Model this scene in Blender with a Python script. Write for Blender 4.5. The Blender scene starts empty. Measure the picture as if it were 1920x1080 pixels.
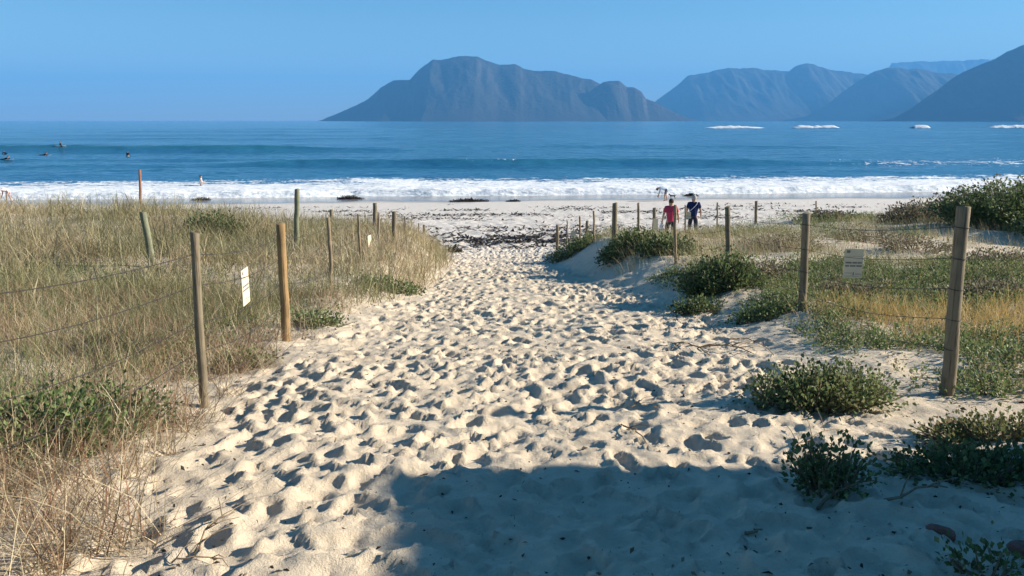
import bpy, bmesh, math, random
import numpy as np
R = math.radians
scene = bpy.context.scene
col = scene.collection

# ------------------------------------------------------------------ camera
CAMZ = 6.2            # camera height over the sea
FPX = 1450.0          # focal length in pixels of a 1920 wide picture
PITCH = math.atan(314.0 / FPX)
cam = bpy.data.cameras.new('camera')
cam.sensor_width = 36.0
cam.lens = 36.0 * FPX / 1920.0
cam.clip_start = 0.05
cam.clip_end = 60000
camo = bpy.data.objects.new('camera', cam)
camo.location = (0, 0, CAMZ)
camo.rotation_euler = (math.pi / 2 - PITCH, 0, 0)
col.objects.link(camo)
scene.camera = camo

# ------------------------------------------------------------------ sky, sun, exposure
SUN_AZ, SUN_EL = R(84), R(23)
world = bpy.data.worlds.new('World')
scene.world = world
world.use_nodes = True
wn, wl = world.node_tree.nodes, world.node_tree.links
sky = wn.new('ShaderNodeTexSky')
sky.sky_type = 'NISHITA'
sky.sun_disc = False
sky.sun_elevation = SUN_EL
sky.sun_rotation = SUN_AZ
sky.altitude = 0
sky.air_density = 1.0
sky.dust_density = 0.0
sky.ozone_density = 3.0
hs = wn.new('ShaderNodeHueSaturation')
hs.inputs['Hue'].default_value = 0.495
hs.inputs['Saturation'].default_value = 1.27
wl.new(sky.outputs[0], hs.inputs['Color'])
wl.new(hs.outputs[0], wn['Background'].inputs[0])
wn['Background'].inputs[1].default_value = 0.052

sun = bpy.data.lights.new('sun', 'SUN')
sun.energy = 5.0
sun.angle = R(0.53)
sun.color = (1.0, 0.90, 0.76)
suno = bpy.data.objects.new('sun', sun)
suno.rotation_euler = (math.pi / 2 - SUN_EL, 0, math.pi - SUN_AZ)
suno.location = (60, 10, 40)
col.objects.link(suno)

scene.view_settings.view_transform = 'Standard'
scene.view_settings.look = 'None'
scene.view_settings.exposure = 1.33
scene.view_settings.gamma = 1.0
scene.cycles.use_denoising = True
scene.cycles.max_bounces = 6
scene.cycles.diffuse_bounces = 3
scene.cycles.glossy_bounces = 2
scene.cycles.transmission_bounces = 3
scene.cycles.transparent_max_bounces = 6
scene.cycles.volume_bounces = 0
scene.cycles.sample_clamp_indirect = 6.0

rng = np.random.default_rng(7)
random.seed(7)

# ------------------------------------------------------------------ helpers: numbers
def hash2(ix, iy, seed):
    ix = ix.astype(np.int64); iy = iy.astype(np.int64)
    h = (ix * 374761393 + iy * 668265263 + seed * 1442695041) & 0xFFFFFFFF
    h = ((h ^ (h >> 13)) * 1274126177) & 0xFFFFFFFF
    h = (h ^ (h >> 16)) & 0xFFFFFFFF
    return h.astype(np.float64) / 4294967295.0

def vnoise(x, y, seed=0):
    x = np.asarray(x, float); y = np.asarray(y, float)
    xi = np.floor(x); yi = np.floor(y)
    fx = x - xi; fy = y - yi
    fx = fx * fx * (3 - 2 * fx); fy = fy * fy * (3 - 2 * fy)
    a = hash2(xi, yi, seed); b = hash2(xi + 1, yi, seed)
    c = hash2(xi, yi + 1, seed); d = hash2(xi + 1, yi + 1, seed)
    return (a * (1 - fx) + b * fx) * (1 - fy) + (c * (1 - fx) + d * fx) * fy

def fbm(x, y, octaves=4, seed=0, gain=0.5):
    s = 0.0; a = 1.0; t = 0.0
    x = np.asarray(x, float); y = np.asarray(y, float)
    for k in range(octaves):
        s = s + a * vnoise(x, y, seed + 17 * k); t += a
        x = x * 2.03 + 11.3; y = y * 2.03 + 5.7; a *= gain
    return s / t

def smooth(a, b, x):
    t = np.clip((np.asarray(x, float) - a) / (b - a), 0, 1)
    return t * t * (3 - 2 * t)

def table(knots, soft=0.6):
    xs = np.arange(-16.0, 240.0, 0.1)
    ys = np.interp(xs, [k[0] for k in knots], [k[1] for k in knots])
    n = int(soft * 30)
    ker = np.hanning(2 * n + 3)[1:-1]; ker /= ker.sum()
    yp = np.pad(ys, n + 0, mode='edge')
    ys = np.convolve(yp, ker, mode='valid')[:len(xs)]
    return lambda v: np.interp(v, xs, ys)

# ------------------------------------------------------------------ the lie of the land
f_drop = table([(-16, 1.25), (0, 1.42), (2.5, 1.62), (5.4, 1.95), (7.8, 2.22), (13, 2.82), (17, 3.28), (22, 3.84),
                (26, 4.25), (32, 4.72), (45, 5.32), (54, 5.74), (60, 5.98), (65, 6.13), (68, 6.35), (90, 7.4), (160, 9), (240, 11)])
f_el = table([(-16, -1.8), (2.5, -1.75), (4, -1.85), (5.4, -2.15), (7.8, -2.15), (10, -1.75), (14, -1.6), (19, -1.7), (24, -2.3), (27, -4), (40, -8)])
f_er = table([(-16, 2.8), (3, 2.7), (5.3, 2.4), (7, 2.5), (9, 2.7), (11, 2.1), (13, 1.8), (17, 1.35), (22, 1.1), (26, 1.3), (30, 4), (40, 10)])
f_ll = table([(-16, .3), (3, .12), (5.4, .05), (8, .15), (13, .46), (17, .85), (20, 1.3), (22.5, 1.2), (26, .35), (29, 0), (40, 0)])
f_lr = table([(-16, .3), (3, .16), (5.3, .05), (7, .12), (10, .28), (13, .46), (17, .66), (20, .60), (23, .34), (26, .1), (28.5, 0), (32, 0), (40, 0)])
f_lr2 = table([(-16, .3), (5.3, .05), (7, .16), (10, .3), (13, .46), (17, .80), (20, .95), (25, 1.0), (28, .72), (32, .1), (35, 0), (40, 0)])

def base_z(X, Y):
    X = np.asarray(X, float); Y = np.asarray(Y, float)
    Yr = Y - 0.09 * X * smooth(36, 56, Y)
    z = CAMZ - f_drop(Yr)
    el, er = f_el(Y), f_er(Y)
    wl_ = smooth(0, 1.3, el - X + 0.25)
    far = smooth(0, 9, el - X)
    z = z + f_ll(Y) * wl_ * (0.5 + 0.5 * far)
    wr_ = smooth(0, 1.5, X - er + 0.3)
    farr = smooth(2.5, 8, X - er)
    z = z + (f_lr(Y) * (1 - farr) + f_lr2(Y) * farr) * wr_
    veg = np.maximum(wl_, wr_) * (1 - smooth(26, 34, Y))
    z = z + veg * (fbm(X * .45, Y * .45, 3, 5) - .5) * .34
    z = z + (fbm(X * .8, Y * .8, 2, 9) - .5) * .10 * (1 - smooth(30, 50, Y))
    return z

def ray(px, py):
    a = (px - 960) / FPX; b = (py - 540) / FPX
    c, s = math.cos(PITCH), math.sin(PITCH)
    return a / (c - b * s), (s + b * c) / (c - b * s)      # X per metre ahead, drop per metre ahead

def at_pix(px, py):
    """point of the ground seen there"""
    rx, rd = ray(px, py)
    d = np.arange(1.0, 70, 0.02)
    g = (CAMZ - rd * d) - base_z(rx * d, d)
    i = np.argmax(g < 0)
    return float(rx * d[i]), float(d[i])

def at_d(px, py, d):
    rx, rd = ray(px, py)
    return rx * d, d, CAMZ - rd * d

def gz(x, y):
    return float(base_z(np.array([x]), np.array([y]))[0])

# ------------------------------------------------------------------ helpers: materials
class M:
    def __init__(s, name):
        s.m = bpy.data.materials.new(name); s.m.use_nodes = True
        s.n = s.m.node_tree.nodes; s.l = s.m.node_tree.links
        s.b = s.n['Principled BSDF']; s.out = s.n['Material Output']
    def add(s, t, **kw):
        n = s.n.new(t)
        for k, v in kw.items(): setattr(n, k, v)
        return n
    def link(s, a, b): s.l.new(a, b)
    def noise(s, scale, detail=4, rough=.55, vec=None, stretch=None):
        n = s.add('ShaderNodeTexNoise')
        n.inputs['Scale'].default_value = scale; n.inputs['Detail'].default_value = detail
        n.inputs['Roughness'].default_value = rough
        if vec is not None:
            if stretch:
                mp = s.add('ShaderNodeMapping'); mp.inputs['Scale'].default_value = stretch
                s.link(vec, mp.inputs['Vector']); vec = mp.outputs[0]
            s.link(vec, n.inputs['Vector'])
        return n.outputs['Fac']
    def ramp(s, fac, stops):
        r = s.add('ShaderNodeValToRGB'); e = r.color_ramp.elements
        while len(e) < len(stops): e.new(0.5)
        for i, (p, c) in enumerate(stops):
            e[i].position = p; e[i].color = (c[0], c[1], c[2], 1) if len(c) == 3 else c
        s.link(fac, r.inputs[0]); return r.outputs[0]
    def mapr(s, v, a, b, c=0.0, d=1.0):
        r = s.add('ShaderNodeMapRange'); r.inputs[1].default_value = a; r.inputs[2].default_value = b
        r.inputs[3].default_value = c; r.inputs[4].default_value = d
        s.link(v, r.inputs[0]); return r.outputs[0]
    def mix(s, f, a, b, mode='MIX'):
        r = s.add('ShaderNodeMix', data_type='RGBA', blend_type=mode)
        for sock, v in ((r.inputs[0], f), (r.inputs[6], a), (r.inputs[7], b)):
            if hasattr(v, 'is_output'): s.link(v, sock)
            elif isinstance(v, (int, float)): sock.default_value = v
            else: sock.default_value = (v[0], v[1], v[2], 1)
        return r.outputs[2]
    def math(s, op, a, b=None):
        r = s.add('ShaderNodeMath', operation=op)
        for sock, v in ((r.inputs[0], a), (r.inputs[1], b)):
            if v is None: continue
            if hasattr(v, 'is_output'): s.link(v, sock)
            else: sock.default_value = v
        return r.outputs[0]
    def bump(s, h, strength, dist, normal=None):
        b = s.add('ShaderNodeBump'); b.inputs['Strength'].default_value = strength
        b.inputs['Distance'].default_value = dist
        s.link(h, b.inputs['Height'])
        if normal is not None: s.link(normal, b.inputs['Normal'])
        return b.outputs[0]
    def color(s, c):
        if hasattr(c, 'is_output'): s.link(c, s.b.inputs['Base Color'])
        else: s.b.inputs['Base Color'].default_value = (c[0], c[1], c[2], 1)
    def rough(s, r):
        if hasattr(r, 'is_output'): s.link(r, s.b.inputs['Roughness'])
        else: s.b.inputs['Roughness'].default_value = r

def plain(name, c, rough=.7, var=.25, scale=30, spec=.3):
    k = M(name); o = k.add('ShaderNodeTexCoord').outputs['Object']
    n = k.noise(scale, 4, .6, o)
    k.color(k.ramp(n, [(.3, [v * (1 - var) for v in c]), (.7, [min(1, v * (1 + var)) for v in c])]))
    k.rough(rough); k.b.inputs['Specular IOR Level'].default_value = spec
    k.link(k.bump(n, .25, .01), k.b.inputs['Normal'])
    return k.m

def make_sand():
    k = M('sand')
    g = k.add('ShaderNodeNewGeometry'); p = g.outputs['Position']
    sx = k.add('ShaderNodeSeparateXYZ'); k.link(p, sx.inputs[0])
    big = k.noise(.7, 5, .6, p); mid = k.noise(7, 5, .6, p); fine = k.noise(160, 3, .7, p); grain = k.noise(600, 2, .7, p)
    c = k.ramp(big, [(.3, (.61, .51, .375)), (.7, (.69, .585, .435))])
    c = k.mix(k.mapr(mid, .35, .7, 0, .35), c, (.50, .42, .31))
    c = k.mix(k.mapr(fine, .3, .75, 0, .28), c, (.40, .335, .25))
    # bleached shell sand nearer the sea
    pale = k.mapr(sx.outputs[1], 16, 30)
    c = k.mix(k.math('MULTIPLY', pale, .8), c, k.mix(mid, (.56, .53, .49), (.66, .63, .59)))
    # small dark grains of weed and shell
    sp = k.add('ShaderNodeTexVoronoi'); sp.inputs['Scale'].default_value = 26; k.link(p, sp.inputs['Vector'])
    spm = k.math('MULTIPLY', k.mapr(sp.outputs['Distance'], .05, .11, 1, 0), k.mapr(k.noise(3.1, 2, .5, p), .5, .62))
    c = k.mix(k.math('MULTIPLY', spm, .8), c, (.12, .09, .06))
    # wet by the sea
    wob = k.math('ADD', sx.outputs[2], k.mapr(k.noise(.14, 4, .55, p), .2, .8, -.09, .09))
    wet = k.mapr(wob, .36, .24)
    c = k.mix(wet, c, (.235, .215, .185))
    k.color(c)
    k.rough(k.mapr(wet, 0, 1, .95, .16))
    k.b.inputs['Specular IOR Level'].default_value = .3
    h = k.math('ADD', k.math('MULTIPLY', mid, .5), k.math('ADD', k.math('ADD', k.math('MULTIPLY', fine, .14), k.math('MULTIPLY', k.noise(34, 4, .65, p), .24)), k.math('MULTIPLY', grain, .05)))
    dry = k.mapr(wet, 0, 1, .9, .02)
    b = k.add('ShaderNodeBump'); b.inputs['Distance'].default_value = .05
    k.link(dry, b.inputs['Strength']); k.link(h, b.inputs['Height'])
    k.link(b.outputs[0], k.b.inputs['Normal'])
    return k.m

def make_leafy(name, transl=.35, rough=.55):
    k = M(name)
    a = k.add('ShaderNodeAttribute', attribute_name='tint')
    k.color(a.outputs['Color']); k.rough(rough); k.b.inputs['Specular IOR Level'].default_value = .3
    t = k.add('ShaderNodeBsdfTranslucent'); k.link(a.outputs['Color'], t.inputs['Color'])
    mx = k.add('ShaderNodeMixShader'); mx.inputs[0].default_value = transl
    k.link(k.b.outputs[0], mx.inputs[1]); k.link(t.outputs[0], mx.inputs[2]); k.link(mx.outputs[0], k.out.inputs[0])
    return k.m

def make_wood(name, c1, c2, dark=(.06, .045, .03)):
    k = M(name)
    tc = k.add('ShaderNodeTexCoord'); o = tc.outputs['Object']
    oi = k.add('ShaderNodeObjectInfo')
    ad = k.add('ShaderNodeVectorMath', operation='ADD'); k.link(o, ad.inputs[0])
    cb = k.add('ShaderNodeCombineXYZ'); k.link(k.math('MULTIPLY', oi.outputs['Random'], 30.0), cb.inputs[0]); k.link(cb.outputs[0], ad.inputs[1])
    v = ad.outputs[0]
    g = k.noise(1, 6, .65, v, (60, 60, 2.2)); g2 = k.noise(1, 4, .6, v, (130, 130, 3)); blot = k.noise(5, 4, .6, v)
    c = k.mix(g, c1, c2)
    c = k.mix(k.mapr(blot, .45, .75, 0, .55), c, [q * .6 for q in c1])
    c = k.mix(k.mapr(g2, .55, .66, 0, .85), c, dark)
    k.color(c); k.rough(.85); k.b.inputs['Specular IOR Level'].default_value = .2
    k.link(k.bump(k.math('ADD', g, g2), .6, .006), k.b.inputs['Normal'])
    return k.m

def make_sea():
    k = M('sea_water')
    g = k.add('ShaderNodeNewGeometry'); p = g.outputs['Position']
    at = k.add('ShaderNodeAttribute', attribute_name='foam')
    n1 = k.noise(1, 5, .62, p, (.55, .9, .55)); n2 = k.noise(1, 4, .6, p, (2.6, 3.6, 2.0)); n3 = k.noise(1, 3, .6, p, (.05, .16, .1))
    brk = k.math('ADD', k.math('MULTIPLY', n1, .55), k.math('MULTIPLY', n2, .45))
    f = k.math('ADD', at.outputs['Fac'], k.math('MULTIPLY', k.math('SUBTRACT', brk, .5), 2.6))
    f = k.mapr(f, .42, .62)
    far = k.mapr(n3, .3, .7)
    deep = k.mix(far, (.018, .120, .255), (.024, .15, .26))
    sz = k.add('ShaderNodeSeparateXYZ'); k.link(p, sz.inputs[0])
    deep = k.mix(k.mapr(sz.outputs[2], .45, 1.5, 0, .8), deep, (.014, .115, .115))  # greener with height: light passing through the crests is put into the colour
    k.color(k.mix(f, deep, k.mix(k.mapr(n2, .35, .6), (.50, .57, .61), (.86, .87, .87))))
    k.rough(k.mapr(f, 0, 1, .12, .85))
    k.b.inputs['IOR'].default_value = 1.33
    h1 = k.noise(1, 6, .6, p, (.22, .8, .3)); h2 = k.noise(1, 4, .6, p, (1.6, 3.2, 1.5)); h0 = k.noise(1, 4, .6, p, (.03, .09, .03))
    hh = k.math('ADD', k.math('MULTIPLY', h1, .7), k.math('ADD', k.math('MULTIPLY', h2, .2), k.math('MULTIPLY', h0, 3.2)))
    b1 = k.bump(hh, .8, .55)
    b2 = k.bump(brk, .5, .12, b1)
    k.link(b2, k.b.inputs['Normal'])
    return k.m

def make_rock(name, c1, c2, s):
    k = M(name)
    g = k.add('ShaderNodeNewGeometry'); p = g.outputs['Position']
    n1 = k.noise(1, 6, .6, p, (s, s, s * 1.6)); n2 = k.noise(1, 6, .65, p, (s * 5, s * 5, s * 7))
    sn = k.add('ShaderNodeSeparateXYZ'); k.link(g.outputs['True Normal'], sn.inputs[0])
    steep = k.mapr(sn.outputs[2], .75, .45)
    c = k.mix(n1, c1, c2)
    c = k.mix(k.math('MULTIPLY', steep, k.mapr(n2, .4, .6)), c, (.10, .09, .08))
    k.color(c); k.rough(.95); k.b.inputs['Specular IOR Level'].default_value = .1
    k.link(k.bump(n2, .6, 30), k.b.inputs['Normal'])
    return k.m

MAT = {
    'sand': make_sand(), 'leaf': make_leafy('plant_leaf'), 'blade': make_leafy('grass_blade', .3, .6),
    'wood_grey': make_wood('weathered_grey_wood', (.15, .125, .085), (.26, .215, .145)),
    'wood_green': make_wood('green_treated_wood', (.14, .155, .10), (.26, .27, .18)),
    'wood_tan': make_wood('tan_pole_wood', (.25, .16, .075), (.40, .27, .13)),
    'wood_stake': make_wood('thin_stake_wood', (.20, .15, .095), (.34, .27, .18)),
    'wood_red': make_wood('reddish_stake_wood', (.22, .10, .07), (.36, .19, .13)),
    'wire': plain('dark_wire', (.035, .03, .028), .6, .3, 60),
    'stem': plain('woody_stem', (.20, .15, .10), .85, .3, 40),
    'twig': plain('dry_twig', (.22, .16, .10), .85, .35, 50),
    'kelp': plain('dried_kelp', (.030, .022, .015), .55, .5, 12),
    'sign': plain('sign_face', (.66, .57, .41), .55, .05, 6),
    'ink': plain('sign_print', (.20, .19, .18), .7, .2, 20),
    'stone': plain('red_brown_stone', (.17, .075, .055), .85, .5, 25),
    'sea': make_sea(),
}

# ------------------------------------------------------------------ helpers: objects
def link(o, parent=None):
    col.objects.link(o)
    if parent is not None: o.parent = parent
    return o

def tag(o, label=None, cat=None, group=None, kind=None):
    if label: o['label'] = label
    if cat: o['category'] = cat
    if group: o['group'] = group
    if kind: o['kind'] = kind
    return o

def empty(name, loc, rz=0):
    o = bpy.data.objects.new(name, None); o.location = loc; o.rotation_euler = (0, 0, rz)
    o.empty_display_size = .1
    return link(o)

def raw_mesh(name, V, F, mat, parent=None, sm=True, attr=None):
    """V (n,3); F list of int arrays, each (m,3) or (m,4)"""
    me = bpy.data.meshes.new(name)
    V = np.asarray(V, np.float32)
    me.vertices.add(len(V)); me.vertices.foreach_set('co', V.ravel())
    loops = np.concatenate([f.ravel() for f in F]).astype(np.int32)
    sizes = np.concatenate([np.full(len(f), f.shape[1], np.int32) for f in F])
    starts = np.concatenate([[0], np.cumsum(sizes)[:-1]]).astype(np.int32)
    me.loops.add(len(loops)); me.loops.foreach_set('vertex_index', loops)
    me.polygons.add(len(sizes)); me.polygons.foreach_set('loop_start', starts); me.polygons.foreach_set('loop_total', sizes)
    me.polygons.foreach_set('use_smooth', np.full(len(sizes), sm, bool))
    if attr:
        for nm, arr in attr.items():
            if arr.ndim == 2:
                a = me.attributes.new(nm, 'FLOAT_COLOR', 'POINT')
                c4 = np.ones((len(V), 4), np.float32); c4[:, :3] = arr
                a.data.foreach_set('color', c4.ravel())
            else:
                a = me.attributes.new(nm, 'FLOAT', 'POINT'); a.data.foreach_set('value', arr.astype(np.float32))
    me.update(calc_edges=True)
    me.materials.append(mat)
    return link(bpy.data.objects.new(name, me), parent)

def py_mesh(name, verts, faces, mat, parent=None, sm=False):
    me = bpy.data.meshes.new(name); me.from_pydata(verts, [], faces); me.update()
    if sm: me.polygons.foreach_set('use_smooth', [True] * len(me.polygons))
    me.materials.append(mat)
    return link(bpy.data.objects.new(name, me), parent)

def grid_faces(nx, ny, off=0):
    i = np.arange(ny - 1)[:, None] * nx + np.arange(nx - 1)[None, :]
    i = i.ravel() + off
    return np.stack([i, i + 1, i + nx + 1, i + nx], 1)

def tube(pts, rad, sides=6, cap=True):
    """verts, faces of a tube; rad number or list"""
    pts = [np.array(p, float) for p in pts]
    n = len(pts)
    rads = rad if hasattr(rad, '__len__') else [rad] * n
    V, F = [], []
    up = np.array([0, 0, 1.0])
    ov = pts[-1] - pts[0]
    if np.linalg.norm(ov[:2]) < .6 * abs(ov[2]): up = np.array([0.03, 1.0, 0])
    for i, p in enumerate(pts):
        t = pts[min(i + 1, n - 1)] - pts[max(i - 1, 0)]
        t = t / (np.linalg.norm(t) + 1e-9)
        a = np.cross(t, up)
        if np.linalg.norm(a) < .02: a = np.cross(t, np.array([1.0, .3, 0]))
        a /= np.linalg.norm(a); b = np.cross(t, a)
        for k in range(sides):
            th = 2 * math.pi * k / sides
            V.append(tuple(p + rads[i] * (math.cos(th) * a + math.sin(th) * b)))
    for i in range(n - 1):
        for k in range(sides):
            k2 = (k + 1) % sides
            F.append((i * sides + k, i * sides + k2, (i + 1) * sides + k2, (i + 1) * sides + k))
    if cap:
        F.append(tuple(range(sides))[::-1]); F.append(tuple((n - 1) * sides + k for k in range(sides)))
    return V, F

def join(parts):
    V, F = [], []
    for v, f in parts:
        o = len(V); V += v; F += [tuple(i + o for i in q) for q in f]
    return V, F

def box(x0, x1, y0, y1, z0, z1):
    V = [(x, y, z) for z in (z0, z1) for y in (y0, y1) for x in (x0, x1)]
    F = [(0, 2, 3, 1), (4, 5, 7, 6), (0, 1, 5, 4), (2, 6, 7, 3), (0, 4, 6, 2), (1, 3, 7, 5)]
    return V, F

# ------------------------------------------------------------------ ground: sand path, dunes and beach, all trodden
def axis(segs):
    """segs: (start, step at start, ... ) -> coordinates whose step varies between the knots"""
    xs = [segs[0][0]]
    ks = [s[0] for s in segs]; st = [s[1] for s in segs]
    while xs[-1] < ks[-1]:
        xs.append(xs[-1] + float(np.interp(xs[-1], ks, st)))
    xs[-1] = ks[-1]
    if xs[-1] - xs[-2] < 1e-3: xs.pop(-2)
    return np.array(xs)

def tread(xs, ys, Z, prints, rim=.30):
    """press footprints one after the other: each levels what was there before"""
    for (cx, cy, ang, L, W, D) in prints:
        r = L * 1.25
        i0, i1 = np.searchsorted(xs, (cx - r, cx + r)); j0, j1 = np.searchsorted(ys, (cy - r, cy + r))
        if i1 - i0 < 2 or j1 - j0 < 2: continue
        dx = xs[i0:i1][None, :] - cx; dy = ys[j0:j1][:, None] - cy
        ca, sa = math.cos(ang), math.sin(ang)
        u = (dx * ca + dy * sa) / L; v = (-dx * sa + dy * ca) / W
        q = np.sqrt(u * u + v * v)
        sub = Z[j0:j1, i0:i1]
        inside = np.clip(1 - q * q, 0, 1)
        m = np.clip((1.0 - q) / .3, 0, 1)
        old = sub * (1 - .85 * m)
        bowl = -D * np.power(inside, .55) * (1 + .35 * u)
        ridge = D * rim * np.exp(-((q - 1.10) / .17) ** 2) * (1 - .7 * u)
        Z[j0:j1, i0:i1] = old + bowl + ridge * (1 - .5 * m)
    return Z

def make_prints():
    P = []
    n = 7000
    y = rng.uniform(1.0, 28, n * 2); x = rng.uniform(-3.4, 3.4, n * 2)
    el, er = f_el(y), f_er(y)
    c = (el + er) / 2; hw = (er - el) / 2
    t = np.abs(x - c) / hw
    keep = rng.random(n * 2) < np.where(t < .72, 1, np.clip(1 - (t - .72) / .34, 0.02, 1)) * (.35 + .65 * smooth(.36, .55, fbm(x * .7, y * .7, 2, 29)))
    for xx, yy in zip(x[keep], y[keep]):
        s = random.uniform(.55, 1.0) if random.random() < .75 else random.uniform(.9, 1.25)
        P.append((xx, yy, math.pi / 2 + random.gauss(0, .45), .128 * s, .072 * s * random.uniform(.85, 1.35), random.uniform(.016, .055)))
    return P

def beach_prints():
    P = []
    n = 15000
    x = rng.uniform(-48, 52, n); y = 25 + 30 * rng.random(n) ** 1.35
    for xx, yy in zip(x, y):
        s = random.uniform(1.0, 1.9)
        P.append((xx, yy, random.uniform(0, math.pi), .19 * s, .12 * s, random.uniform(.03, .085) * (1 - .85 * float(smooth(38, 52, yy - .09 * xx)))))
    return P

path_prints, wide_prints = make_prints(), beach_prints()

def ground(name, xs, ys, prints, k_soft=1.0):
    X, Y = np.meshgrid(xs, ys)
    Z = np.zeros_like(X)
    el, er = f_el(Y), f_er(Y)
    inside = smooth(0, .5, X - el) * smooth(0, .5, er - X)
    amp = np.maximum(inside, smooth(24, 28, Y)) * (1 - smooth(40, 53, Y - .09 * X))
    Z += (fbm(X * 3.2, Y * 3.2, 3, 21) - .5) * .05 * amp
    tread(xs, ys, Z, prints)
    Z = np.where(Z > 0, .026 * np.tanh(Z / .026), -.055 * np.tanh(-Z / .055))
    ridge = 1 - np.abs(2 * fbm(X * 4.5, Y * 4.5, 3, 33) - 1)
    Z += (ridge - .7) * .020 * amp + (fbm(X * 12, Y * 12, 3, 35) - .5) * .034 * amp + (1 - np.abs(2 * fbm(X * 8, Y * 8, 2, 36) - 1) - .7) * .020 * amp
    rough = (1 - amp) * smooth(30, 24, Y) * smooth(9, 5, np.abs(X))
    Z += rough * ((fbm(X * 2.6, Y * 2.6, 4, 37) - .5) * .10 + (1 - np.abs(2 * fbm(X * 5, Y * 5, 3, 38) - 1) - .7) * .022)
    Z += base_z(X, Y)
    V = np.stack([X, Y, Z], -1).reshape(-1, 3)
    o = raw_mesh(name, V, [grid_faces(len(xs), len(ys))], MAT['sand'])
    tag(o, kind='structure')
    return xs, ys, Z

gx = axis([(-75, 5), (-30, 1.5), (-14, .4), (-5, .15), (-2.7, .024), (2.9, .024), (5, .15), (14, .4), (30, 1.5), (75, 5)])
gy = axis([(-16, .5), (0, .3), (1.6, .03), (2.2, .020), (6, .024), (9, .034), (16, .06), (26.5, .09)])
G1 = ground('sand_path', gx, gy, path_prints + [p for p in wide_prints if p[1] < 28 and (p[0] > f_el(p[1]) and p[0] < f_er(p[1]))])
bx_ = axis([(-150, 8), (-60, .9), (-30, .28), (-14, .125), (16, .125), (32, .28), (65, .9), (150, 8)])
by_ = axis([(26.5, .085), (40, .1), (52, .2), (90, .8)])
G2 = ground('beach_sand', bx_, by_, [p for p in path_prints if p[1] > 25] + wide_prints)

def gz_real(x, y):
    xs, ys, Z = G1 if y < 26.5 else G2
    i = min(max(int(np.searchsorted(xs, x)), 1), len(xs) - 1); j = min(max(int(np.searchsorted(ys, y)), 1), len(ys) - 1)
    tx = (x - xs[i - 1]) / (xs[i] - xs[i - 1]); ty = (y - ys[j - 1]) / (ys[j] - ys[j - 1])
    return float((Z[j - 1, i - 1] * (1 - tx) + Z[j - 1, i] * tx) * (1 - ty) + (Z[j, i - 1] * (1 - tx) + Z[j, i] * tx) * ty)

# ------------------------------------------------------------------ sea
def front(X): return 65.5 + .095 * X + 1.3 * (fbm(X * .09, X * 0, 3, 41) - .5) * 2
def sea_shape(X, Y):
    f0 = front(X)
    s = Y - f0                                     # metres behind the front of the white water
    bore = np.exp(-np.clip(s, 0, None) / 9.0) * smooth(-.7, .5, s)
    z = bore * (.42 + .25 * fbm(X * .35, Y * .35, 3, 44))
    z += bore * (fbm(X * 1.5, Y * 1.2, 3, 45) - .5) * .34
    for (d0, amp, w, sl, sd) in ((108, .95, 3.2, .05, 51), (124, .35, 4, .02, 52), (158, 1.25, 5.0, -.03, 53), (182, .6, 6, .02, 54),
                                 (205, .6, 8, .03, 55), (260, .6, 9, 0, 56), (330, .7, 12, .02, 57), (430, .8, 15, 0, 58), (560, .8, 18, 0, 59)):
        c = d0 + sl * X + 9 * (fbm(X * .012 + sd, X * 0 + sd, 3, sd) - .5)
        t = (Y - c) / w
        prof = np.where(t < 0, np.exp(-(t * 1.5) ** 2), np.exp(-(t * .7) ** 2))
        along = smooth(.3, .68, fbm(X * .02 + 3 * sd, X * 0 + 1, 2, sd + 3))
        if d0 == 158: along = smooth(10, -60, X) ** 1.5 * 1.5 - .4
        if d0 == 108: along = smooth(-48, -25, X) * smooth(62, 20, X)
        z += amp * prof * (.35 + .65 * along)
    chop = (fbm(X * .12, Y * .35, 4, 61) - .5) * .42 + (fbm(X * .6, Y * 1.3, 3, 62) - .5) * .16
    z += chop * smooth(6, 22, s) * (1 - smooth(500, 850, Y))
    z = z * smooth(-1.6, .2, s) + .012 - .5 * smooth(-1.3, -2.2, s)
    foam = smooth(-1.6, -.9, s) * (1 - smooth(13, 25, s + 6 * (fbm(X * .05, Y * .05, 2, 63) - .5)) )
    streak = fbm(X * .16, Y * .8, 3, 64)
    foam = foam * (.90 - .50 * smooth(4, 17, s) * (.35 + .65 * smooth(.35, .65, streak)))
    foam = np.maximum(foam, np.exp(-((s + 3.5 - 1.2 * fbm(X * .12, X * 0, 2, 66)) / .35) ** 2) * .62)
    wash = np.exp(-((Y - 113 - .05 * X) / 10) ** 2) * smooth(36, 56, X) * .5 + np.exp(-((Y - 112) / 4) ** 2) * np.exp(-((X + 2) / 6) ** 2) * .42
    foam = np.maximum(foam, wash * (.55 + .75 * streak))
    return z, foam

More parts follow.
